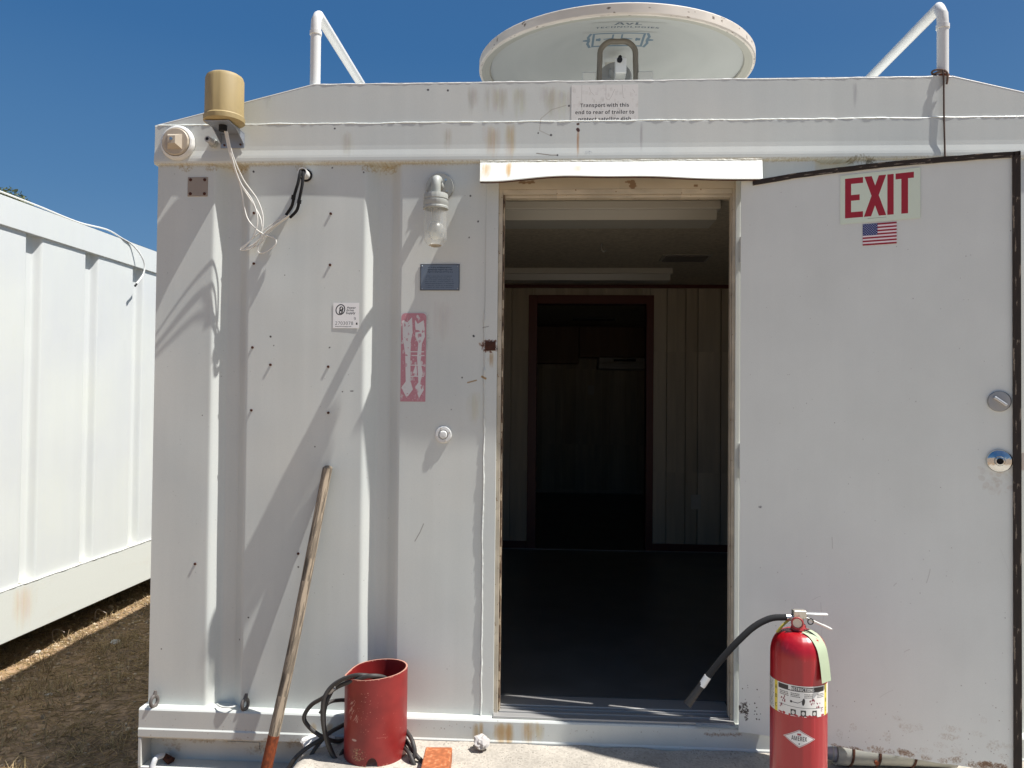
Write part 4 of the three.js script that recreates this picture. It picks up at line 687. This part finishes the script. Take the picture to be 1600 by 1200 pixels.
{ // black cable coiled round and into the red pipe
  const t = thing('black_cable', 'thick black cable looping out of the red pipe and coiled at its foot', 'cable', V(PIPE.x - .1, PY, PIPE.z));
  const run = (pts, r = .0082) => obj('cable_loop', tube(pts.map(([x, y, z]) => W(x, y, z)), r, 90, 9), std({ color: lin(.04, .036, .032), roughness: .6 }), t);
  run([[600, 1085, .16], [604, 1061, .22], [581, 1056, .262], [557, 1062, .25], [526, 1074, .21], [505, 1090, .18], [485, 1103, .16], [475, 1122, .16], [484, 1137, .16], [503, 1151, .15], [522, 1158, .12], [545, 1155, .02]]);
  run([[596, 1085, .16], [588, 1060, .22], [566, 1055, .25], [547, 1057, .24], [519, 1072, .225], [507, 1090, .23], [504, 1116, .23], [508, 1148, .225], [518, 1177, .21], [527, 1189, .21], [524, 1186, .195], [513, 1160, .20], [506, 1130, .21], [509, 1100, .215], [518, 1080, .2]]);
  run([[548, 1094, .05], [530, 1094, .08], [515, 1097, .12], [508, 1103, .14], [500, 1115, .15]], .0075);
  run([[548, 1126, .04], [538, 1132, .08], [518, 1143, .13], [500, 1156, .16], [479, 1169, .19], [462, 1184, .21], [450, 1202, .215]]);
  run([[510, 1150, .14], [500, 1160, .16], [489, 1175, .18], [479, 1192, .19], [474, 1204, .19]], .0075);
  run([[537, 1172, .16], [528, 1188, .20], [518, 1206, .22]], .0075);
  run([[628, 1135, .08], [636, 1144, .14], [645, 1160, .2], [648, 1178, .22], [642, 1192, .225], [634, 1206, .22]]);
  run([[630, 1150, .10], [638, 1162, .16], [652, 1182, .22], [664, 1194, .225], [674, 1207, .22]]);
  run([[630, 1165, .16], [640, 1178, .22], [646, 1192, .24], [652, 1208, .24]]);
  obj('tape_wrap', rod(W(522, 1073, .218), W(514, 1081, .205), .011), mdl(lin(.42, .40, .37)), t);
}
{ // leaning wooden handle
  const a = V(-.919, 1.309, .023), b = W(428, 1148, .125), c = b.clone().add(b.clone().sub(a).multiplyScalar(.30)); c.y = Math.max(c.y, .0);
  const t = thing('wooden_handle', 'weathered wooden tool handle with a rusty socket, leaning against the wall', 'tool', V(c.x, 0, c.z));
  const curve = new THREE.CatmullRomCurve3([a, a.clone().lerp(b, .35).add(V(.004, 0, .002)), a.clone().lerp(b, .7).add(V(.006, 0, .001)), b.clone().lerp(c, .1)]);
  const g = new THREE.TubeGeometry(curve, 60, .0208, 16); { const p = g.attributes.position, v = V(), fr = 17; for (let i = 0; i < p.count; i++) { v.fromBufferAttribute(p, i); const tt = Math.floor(i / fr) / 60, q = curve.getPoint(tt); v.sub(q).multiplyScalar(.92 + .12 * tt + .05 * (fbm(tt * 12, (i % fr) * .4, 512, 2, 211) - .5)).add(q); p.setXYZ(i, v.x, v.y, v.z); } g.computeVertexNormals(); const uv = g.attributes.uv; for (let i = 0; i < uv.count; i++) uv.setXY(i, uv.getY(i) * .12, uv.getX(i) * 1.2); }
  obj('shaft', g, weatheredWood, t);
  obj('rounded_end', new THREE.SphereGeometry(.0190, 16, 10).scale(1, .7, 1).translate(a.x, a.y - .001, a.z), weatheredWood, t);
  obj('socket', rod(b, c, .0222, .0215).applyMatrix4(new THREE.Matrix4()), std({ map: scaled(rustTex, 2), color: lin(1.25, 1.2, 1.15), roughness: .85 }), t);
}
{ // fire extinguisher
  const Z = .52, ax = W(1247.5, 1100, Z), R = .0885, sh = W(1247, 1012, Z).y, nk = W(1247, 984, Z).y, C = V(ax.x, PY, Z);
  const t = thing('fire_extinguisher', 'red fire extinguisher with a black hose, standing on the landing', 'extinguisher', C);
  const prof = [[0, .004], [R - .012, .004], [R - .006, 0], [R, .006], [R, .03], [R - .001, .034]]; prof.push([R, .04], [R, sh - PY - .02]);
  const hs = nk - (sh - .02); for (let k = 1; k <= 14; k++) { const u = k / 14 * PI / 2; prof.push([.024 + (R - .024) * Math.pow(Math.cos(u), .78), sh - PY - .02 + hs * Math.sin(u)]); } prof.push([.022, nk - PY + .004], [0, nk - PY + .004]);
  const redTex = texture(512, 512, (u, v) => { const n = fbm(u * 8, v * 8, 8, 4, 221), s = fbm(u * 70, v * 6, 70, 3, 222), k = .65 + (n - .5) * .08; return s > .76 ? [k + .06, .13, .17] : [k, .03 + (n - .5) * .02, .095]; });
  obj('cylinder', lathe(prof, C, 64), new THREE.MeshPhysicalMaterial({ map: redTex, roughness: .38, clearcoat: .5, clearcoatRoughness: .25 }), t);
  const skin = (a0, a1, y0, y1, tex, name, shape, lift = .0007) => { const g = gridMesh(steps(0, 1, 30), steps(0, 1, shape ? 2 : 4), (u, v) => { const a = lerp(a0, a1, u), f = shape ? shape(u) : 1, vv = .5 + (v - .5) * f, p = V(C.x + (R + lift) * Math.sin(a), lerp(y0, y1, vv), C.z + (R + lift) * Math.cos(a)); p.uv = [u, vv]; return p; }); return obj(name, g, std({ map: tex, roughness: .4 }), t); };
  const aCam = Math.atan2(EYE.x - C.x, EYE.z - C.z);                        // side that faces the photographer
  const yy = (py) => W(1247, py, Z + R * .9).y;
  skin(aCam - 1.75, aCam + 1.42, yy(1119), yy(1071), canvas(1024, 256, (g, w, h) => {
    g.fillStyle = '#e6e2da'; g.fillRect(0, 0, w, h); g.fillStyle = '#cfd0cc'; g.fillRect(0, 0, 250, h); g.fillStyle = '#7c7d7b'; for (let y = 20; y < 240; y += 14) for (let x = 20; x < 230; x += rr(14, 40)) g.fillRect(x, y, rr(8, 22), 6);
    g.fillStyle = '#dfc94a'; g.fillRect(262, 0, 50, h); g.fillRect(904, 0, 56, h); g.fillStyle = '#20201e'; g.font = 'bold 44px sans-serif'; ['A', 'B', 'C'].forEach((c, i) => { g.fillText(c, 272, 70 + i * 76); g.fillText(c, 916, 70 + i * 76); });
    g.fillStyle = '#2a2524'; g.fillRect(326, 8, 560, 40); g.fillStyle = '#ece8e0'; g.font = 'bold 38px sans-serif'; g.fillText('INSTRUCTIONS', 470, 42, 300); g.fillStyle = '#e6e2da'; g.fillRect(452, 0, 34, 40);
    g.fillStyle = '#4a4644'; for (const x of [346, 480, 630, 780]) for (let r = 0; r < 3; r++) { let q = x; while (q < x + 96) { const l = rr(6, 16); g.fillRect(q, 64 + r * 13, l, 7); q += l + 4; } }
    const man = (x, y, s) => { g.fillStyle = '#7c2c3c'; for (let k = 0; k < 12; k++) { g.beginPath(); g.ellipse(x + rr(-26, 26) * s, y + rr(-24, 24) * s, rr(3, 11) * s, rr(3, 9) * s, rr(0, 3), 0, 7); g.fill(); } };
    man(390, 128, 1); man(720, 130, 1); man(800, 160, .9); man(850, 200, .7); man(370, 190, .7); g.fillStyle = '#2a2628'; g.beginPath(); g.ellipse(620, 130, 16, 30, .2, 0, 7); g.fill(); g.strokeStyle = '#2a2628'; g.lineWidth = 5; g.beginPath(); g.moveTo(490, 138); g.lineTo(560, 142); g.lineTo(606, 124); g.stroke(); g.fillRect(474, 128, 22, 18);
    g.lineWidth = 3; g.beginPath(); g.moveTo(340, 176); g.lineTo(880, 184); g.stroke(); for (const x of [480, 590, 720]) { g.fillStyle = '#262424'; g.fillRect(x, 200, 58, 50); g.fillStyle = '#d8d4cc'; g.beginPath(); g.ellipse(x + 28, 226, 18, 16, 0, 0, 7); g.fill(); }
    g.fillStyle = '#a61f2c'; for (let k = 0; k < 26; k++) { g.beginPath(); g.ellipse(rr(300, 900), h - rr(0, 12), rr(6, 24), rr(4, 12), 0, 0, 7); g.fill(); } grain(g, w, h, 14);
  }), 'instruction_label');
  skin(aCam - .52, aCam + .58, yy(1167), yy(1139), canvas(512, 180, (g, w, h) => { g.fillStyle = '#e4e0da'; g.fillRect(0, 0, w, h); g.strokeStyle = '#8e2430'; g.lineWidth = 5; g.beginPath(); g.moveTo(20, 90); g.lineTo(256, 8); g.lineTo(492, 90); g.lineTo(256, 172); g.closePath(); g.stroke(); g.fillStyle = '#201c1e'; g.font = 'bold 62px sans-serif'; g.textAlign = 'center'; g.fillText('AMEREX', 256, 112, 350); g.fillStyle = '#a23a44'; g.fillRect(226, 38, 60, 20); g.fillStyle = '#55504e'; g.fillRect(248, 134, 16, 18); }), 'maker_badge', (u) => Math.max(.02, 1 - Math.abs(u - .5) * 2));
  // valve, gauge, levers, hose
  const n = V(C.x, nk + .003, Z), brass = std({ color: lin(.62, .58, .50), metalness: .8, roughness: .4 });
  obj('collar', rod(n.clone(), n.clone().add(V(0, .016, 0)), .026, .021, 24), mdl(lin(.42, .05, .05), { roughness: .4 }), t);
  const valve = obj('valve_body', [rod(n.clone().add(V(0, .016, 0)), n.clone().add(V(0, .052, 0)), .017, .015, 20), box(C.x - .02, C.x + .022, n.y + .036, n.y + .062, Z - .014, Z + .014, .004)], brass, t);
  const fr = V(EYE.x - C.x, 0, EYE.z - C.z).normalize(); const gc = n.clone().add(V(-.004, .026, 0)).addScaledVector(fr, .018);
  obj('gauge', [rod(gc, gc.clone().addScaledVector(fr, .010), .0175, .0165, 28)], mdl(lin(.72, .64, .48), { roughness: .35 }), valve);
  obj('gauge_rim', new THREE.TorusGeometry(.017, .0028, 10, 30).rotateY(Math.atan2(fr.x, fr.z)).translate(gc.x + fr.x * .010, gc.y, gc.z + fr.z * .010), mdl(lin(.4, .05, .05), { roughness: .4 }), valve);
  const lev = (px0, py0, px1, py1, w) => { const a = W(px0, py0, Z), b = W(px1, py1, Z), d = b.clone().sub(a), g = new RoundedBoxGeometry(d.length(), .0075, w, 3, .0034); g.rotateZ(Math.atan2(d.y, d.x)); return g.translate((a.x + b.x) / 2, (a.y + b.y) / 2, Z); };
  obj('top_lever', [lev(1240, 958, 1293, 960, .02)], std({ color: lin(.66, .66, .66), metalness: .75, roughness: .38 }), t);
  obj('carry_handle', [lev(1258, 964, 1299, 983, .022)], std({ color: lin(.66, .64, .6), metalness: .7, roughness: .4 }), t);
  obj('safety_pin', [new THREE.TorusGeometry(.009, .0018, 8, 20).translate(W(1264, 969, Z).x, W(1264, 969, Z).y, Z + .016), tube([W(1256, 984, Z + .03), W(1266, 988, Z + .035), W(1278, 997, Z + .04)], .0024, 20, 6)], blackRubber, t);
  const hz = (x, y, z) => W(x, y, z);
  obj('hose_ferrule', rod(hz(1240, 965, Z), hz(1226, 964.5, Z + .004), .0105, .0105), steel, t);
  obj('hose', tube([hz(1228, 964.5, Z + .004), hz(1205, 966, Z + .01), hz(1180, 978, Z + .015), hz(1155, 1000, Z + .02), hz(1130, 1027, Z + .02), hz(1110, 1052, Z + .02), hz(1099, 1068, Z + .02)], .0105, 60, 14), blackRubber, t);
  obj('hose_band', rod(hz(1106, 1057, Z + .02), hz(1096, 1072, Z + .02), .0118), mdl(lin(.62, .62, .6)), t);
  obj('nozzle', rod(hz(1098, 1068, Z + .02), hz(1074, 1101, Z + .02), .0108, .0135, 20), mdl(lin(.022, .021, .021), { roughness: .6 }), t);
  // paper tags tied at the neck
  const drape = (a, pts, w) => { const c = new THREE.CatmullRomCurve3(pts), side = V(Math.cos(a), 0, -Math.sin(a)); return gridMesh(steps(-.5, .5, 4), steps(0, 1, 24), (s, v) => { const p = c.getPoint(v).addScaledVector(side, s * w); p.uv = [s + .5, v]; return p; }); };
  const prf = (a, r, y, off = .006) => V(C.x + (r + off) * Math.sin(a), y, C.z + (r + off) * Math.cos(a)); const a1 = aCam + .98;
  obj('inspection_tag', drape(a1, [prf(a1, .022, nk + .004), prf(a1, .05, nk - .006), prf(a1, .075, nk - .035), prf(a1, R, sh - .02, .004), prf(a1, R, W(1280, 1052, Z).y, .012)], .05), mdl(lin(.62, .70, .48), { roughness: .85, map: scaled(paintTex, .3), side: THREE.DoubleSide }), t);
  obj('yellow_tag', drape(aCam - .9, [hz(1232, 969, Z - .01), hz(1222, 978, Z - .01), hz(1214, 988, Z - .012)], .014), mdl(lin(.55, .45, .08), { roughness: .7 }), t);
}
{ // pipe fittings lying behind the open door
  const t = thing('pipe_fittings', 'weathered grey pipe couplings lying on the landing under the open door', 'pipe', V(1.2, PY, .16));
  const y = PY + .056, at = (px, py) => WY(px, py, PY + .06), pv = std({ color: lin(.62, .60, .55), map: scaled(paintTex, 3), metalness: .15, roughness: .45 });
  const z = .115, x = (px) => W(px, 1185, z).x;
  obj('pipe', rod(V(x(1296), y, z), V(x(1490), y - .01, z), .040, .040, 32), pv, t);
  for (const [a, b, r] of [[1303, 1324, .052], [1327, 1365, .050], [1370, 1421, .047]]) { obj('coupling', rod(V(x(a), y - .002, z), V(x(b), y - .003, z), r, r, 36), pv, t); obj('clamp_ring', rod(V(x(b), y - .002, z), V(x(b + 3), y - .003, z), r + .004, r + .004, 36), darkRust, t); }
  obj('clamp_bolt', [rod(V(x(1360), y - .02, z + .05), V(x(1360), y - .02, z + .058), .008, .008, 6), rod(V(x(1396), y + .018, z + .042), V(x(1396), y + .018, z + .05), .007, .007, 6)], rust, t);
  obj('end_fitting', [rod(V(x(1288), y, z), V(x(1302), y, z), .03, .044, 30)], dullSteel, t);
}
{ // pipe bend in the channel at the left foot of the wall
  const t = thing('pipe_bend', 'pale bent pipe end poking from the channel at the foot of the wall', 'pipe', W(245, 1200, .02));
  obj('pipe', tube([W(238, 1215, .05), W(239, 1196, .045), W(244, 1185, .035), W(252, 1181, .015), W(262, 1182, -.02)], .011, 30, 12), mdl(lin(.66, .68, .68), { roughness: .5 }), t);
  obj('coupling', rod(W(256, 1181, .0), W(268, 1190, .012), .012, .017, 14), darkRust, t);
}

/* ------------------------------------------------ the strip of dry ground between the units */
const inStrip = () => { const x = rr(-3.6, -1.5), z = rnd() < .82 ? rr(-3.4, .5) : rr(-7.5, 1.6); return [x, z]; };
{
  const blade = (() => { const c = new THREE.QuadraticBezierCurve3(V(0, 0, 0), V(.15, .5, 0), V(.55, .85, 0)), us = steps(0, 1, 4); return gridMesh([-.5, .5], us, (s, v) => { const p = c.getPoint(v); p.z += s * .06 * (1 - v * .8); p.uv = [s, v]; return p; }); })();
  const N = 22000, m = new THREE.InstancedMesh(blade, mdl(lin(.40, .315, .19), { roughness: .9, side: THREE.DoubleSide }), N), q = new THREE.Object3D(), col = new THREE.Color();
  const tufts = Array.from({ length: 140 }, inStrip);
  for (let i = 0, tries = 0; i < N && tries < 500000; tries++) { const tf = i % 2 ? tufts[Math.floor(rnd() * 140)] : null; let [x, z] = tf ? [tf[0] + (rnd() + rnd() - 1) * .11, tf[1] + (rnd() + rnd() - 1) * .11] : inStrip(); if (!tf && fbm(x * 2.4 + 60, z * 2.4 + 60, 1024, 3, 231) < rr(.46, .62) && !(x < -3.0 && rnd() < .35)) continue; q.position.set(x, bumps(x, z) - .004, z); q.rotation.set(rr(-.5, .5), rr(0, 6.3), rr(-.6, .3)); const h = tf ? rr(.03, .10) : rr(.02, .085); q.scale.set(h, h * rr(.5, 1), h * .8); q.updateMatrix(); m.setMatrixAt(i, q.matrix); const k = rr(.5, 1.25); m.setColorAt(i, col.setRGB(k, k * rr(.88, 1), k * rr(.7, .9))); i++; }
  m.count = N; m.name = 'dry_grass'; m.userData = { kind: 'stuff', label: 'sparse dry grass and straw on the bare ground', category: 'grass' }; scene.add(m);
  const stalk = new THREE.CylinderGeometry(.0012, .0016, 1, 5).rotateZ(PI / 2), N2 = 14000, s = new THREE.InstancedMesh(stalk, mdl(lin(.44, .33, .17), { roughness: .9 }), N2);
  for (let i = 0; i < N2; i++) { const [x, z] = inStrip(), h = rr(.02, .10) * (rnd() < .06 ? 2.2 : 1); q.position.set(x, bumps(x, z) + .004, z); q.rotation.set(0, rr(0, 6.3), rr(-.16, .16)); q.scale.set(h, rr(.5, 1.1), rr(.5, 1.1)); q.updateMatrix(); s.setMatrixAt(i, q.matrix); const k = rr(.35, 1.15); s.setColorAt(i, col.setRGB(k, k * .93, k * .8)); }
  s.name = 'fallen_straw'; s.userData = { kind: 'stuff', label: 'fallen straw and stalks scattered over the bare ground', category: 'straw' }; scene.add(s);
  const st = new THREE.IcosahedronGeometry(1, 1); { const p = st.attributes.position, v = V(); for (let i = 0; i < p.count; i++) { v.fromBufferAttribute(p, i); const k = .75 + .5 * hsh(Math.round(v.x * 9) & 255, Math.round(v.y * 9 + v.z * 31) & 255, 3); p.setXYZ(i, v.x * k, v.y * k, v.z * k); } st.computeVertexNormals(); }
  const N3 = 2600, gmesh = new THREE.InstancedMesh(st, mdl(lin(.42, .33, .22), { roughness: 1 }), N3);
  for (let i = 0; i < N3; i++) { let [x, z] = inStrip(); if (rnd() < .3) x = rr(-3.35, -2.95); const h = rr(.003, .009) * (rnd() < .04 ? 1.8 : 1); q.position.set(x, bumps(x, z) + h * .2, z); q.rotation.set(rr(0, 6), rr(0, 6), rr(0, 6)); q.scale.set(h * rr(.8, 1.6), h * .7, h); q.updateMatrix(); gmesh.setMatrixAt(i, q.matrix); const k = rr(.45, 1.5); gmesh.setColorAt(i, col.setRGB(k, k, k * 1.02)); }
  gmesh.name = 'gravel'; gmesh.userData = { kind: 'stuff', label: 'small pale stones and grit lying on the ground', category: 'gravel' }; scene.add(gmesh);
}
for (const [pts, label] of [[[[82, 998], [83, 985], [93, 984], [101, 988]], 'bent wire staple sticking up beside the neighbouring unit, its top squared'], [[[148, 968], [149, 957], [152, 952], [166, 958]], 'bent wire staple beside the neighbouring unit, its leg slanting off']]) {
  const a = WY(pts[0][0], pts[0][1], 0), z = a.z; solo('wire_staple', tube(pts.map(([x, y]) => { const p = W(x, y, z); return p; }).concat([]), .0032, 24, 6), mdl(lin(.30, .25, .20), { roughness: .8 }), label, 'wire', V(a.x, 0, z));
}
for (const [px, py, r, k, label] of [[180, 1003, .036, 3, 'flattened pale can lid of torn metal half buried in the shaded soil'], [76, 1084, .02, 7, 'small white scrap lying in the shade beside dry grass'], [56, 1014, .03, 9, 'white stone lump lying in the sunlit strip of soil']]) {
  const c = WY(px, py, 0); c.y = bumps(c.x, c.z) - .004; solo('pale_scrap', crumple(c, r, .4, k), mdl(lin(.42, .40, .35), { roughness: .8 }), label, 'debris', c);
}
{ // a tree far behind the neighbouring unit; only its top shows
  const top = EYE.clone().addScaledVector(ray(15, 300), 24), base = V(top.x - 1.2, 0, top.z), H = top.y - .1;
  const t = thing('far_tree', 'green tree whose crown tip just shows above the neighbouring roof', 'tree', base);
  const limbs = [rod(base, V(base.x, H * .5, base.z), .2, .13, 10)]; for (let k = 0; k < 7; k++) { const a = k * 2.4; limbs.push(rod(V(base.x, H * (.3 + k * .03), base.z), V(base.x + Math.cos(a) * 1.3, H * (.62 + .04 * k), base.z + Math.sin(a) * 1.3), .07, .02, 7)); }
  obj('trunk', limbs, mdl(lin(.12, .09, .06), { roughness: .95 }), t);
  const pos = [], idx = [], clumps = []; for (let k = 0; k < 46; k++) { const a = rr(0, 6.3), q = Math.sqrt(rnd()), v = rr(.34, .92); clumps.push(V(base.x + Math.cos(a) * q * 2.0 * Math.sin(PI * (v - .2)), H * v, base.z + Math.sin(a) * q * 2.0 * Math.sin(PI * (v - .2)))); } clumps.push(V(top.x, top.y - .36, top.z), V(top.x - .3, top.y - .45, top.z + .1), V(top.x + .25, top.y - .6, top.z));
  for (const [ci, c] of clumps.entries()) for (let k = 0; k < (ci > 45 ? 900 : 150); k++) { const o = V(rr(-1, 1), rr(-1, 1), rr(-1, 1)); if (o.length() > 1) continue; o.multiplyScalar(.52).add(c); const u = V(rr(-1, 1), rr(-1, 1), rr(-1, 1)).normalize(), w = V(rr(-1, 1), rr(-1, 1), rr(-1, 1)).normalize(), s = rr(.04, .09), b = pos.length / 3; for (const [p1, p2] of [[-1, 0], [0, -.5], [1, 0], [0, .5]]) pos.push(o.x + (u.x * p1 + w.x * p2) * s, o.y + (u.y * p1 + w.y * p2) * s, o.z + (u.z * p1 + w.z * p2) * s); idx.push(b, b + 1, b + 2, b, b + 2, b + 3); }
  const g = new THREE.BufferGeometry(); g.setAttribute('position', new THREE.Float32BufferAttribute(pos, 3)); g.setIndex(idx); g.computeVertexNormals();
  obj('crown', g, new THREE.MeshPhysicalMaterial({ color: lin(.10, .13, .05), roughness: .9, transmission: .3, thickness: 0, side: THREE.DoubleSide }), t);
}

scene.traverse((o) => { if (o.isMesh) { o.castShadow = true; o.receiveShadow = true; } });
renderer.render(scene, camera);
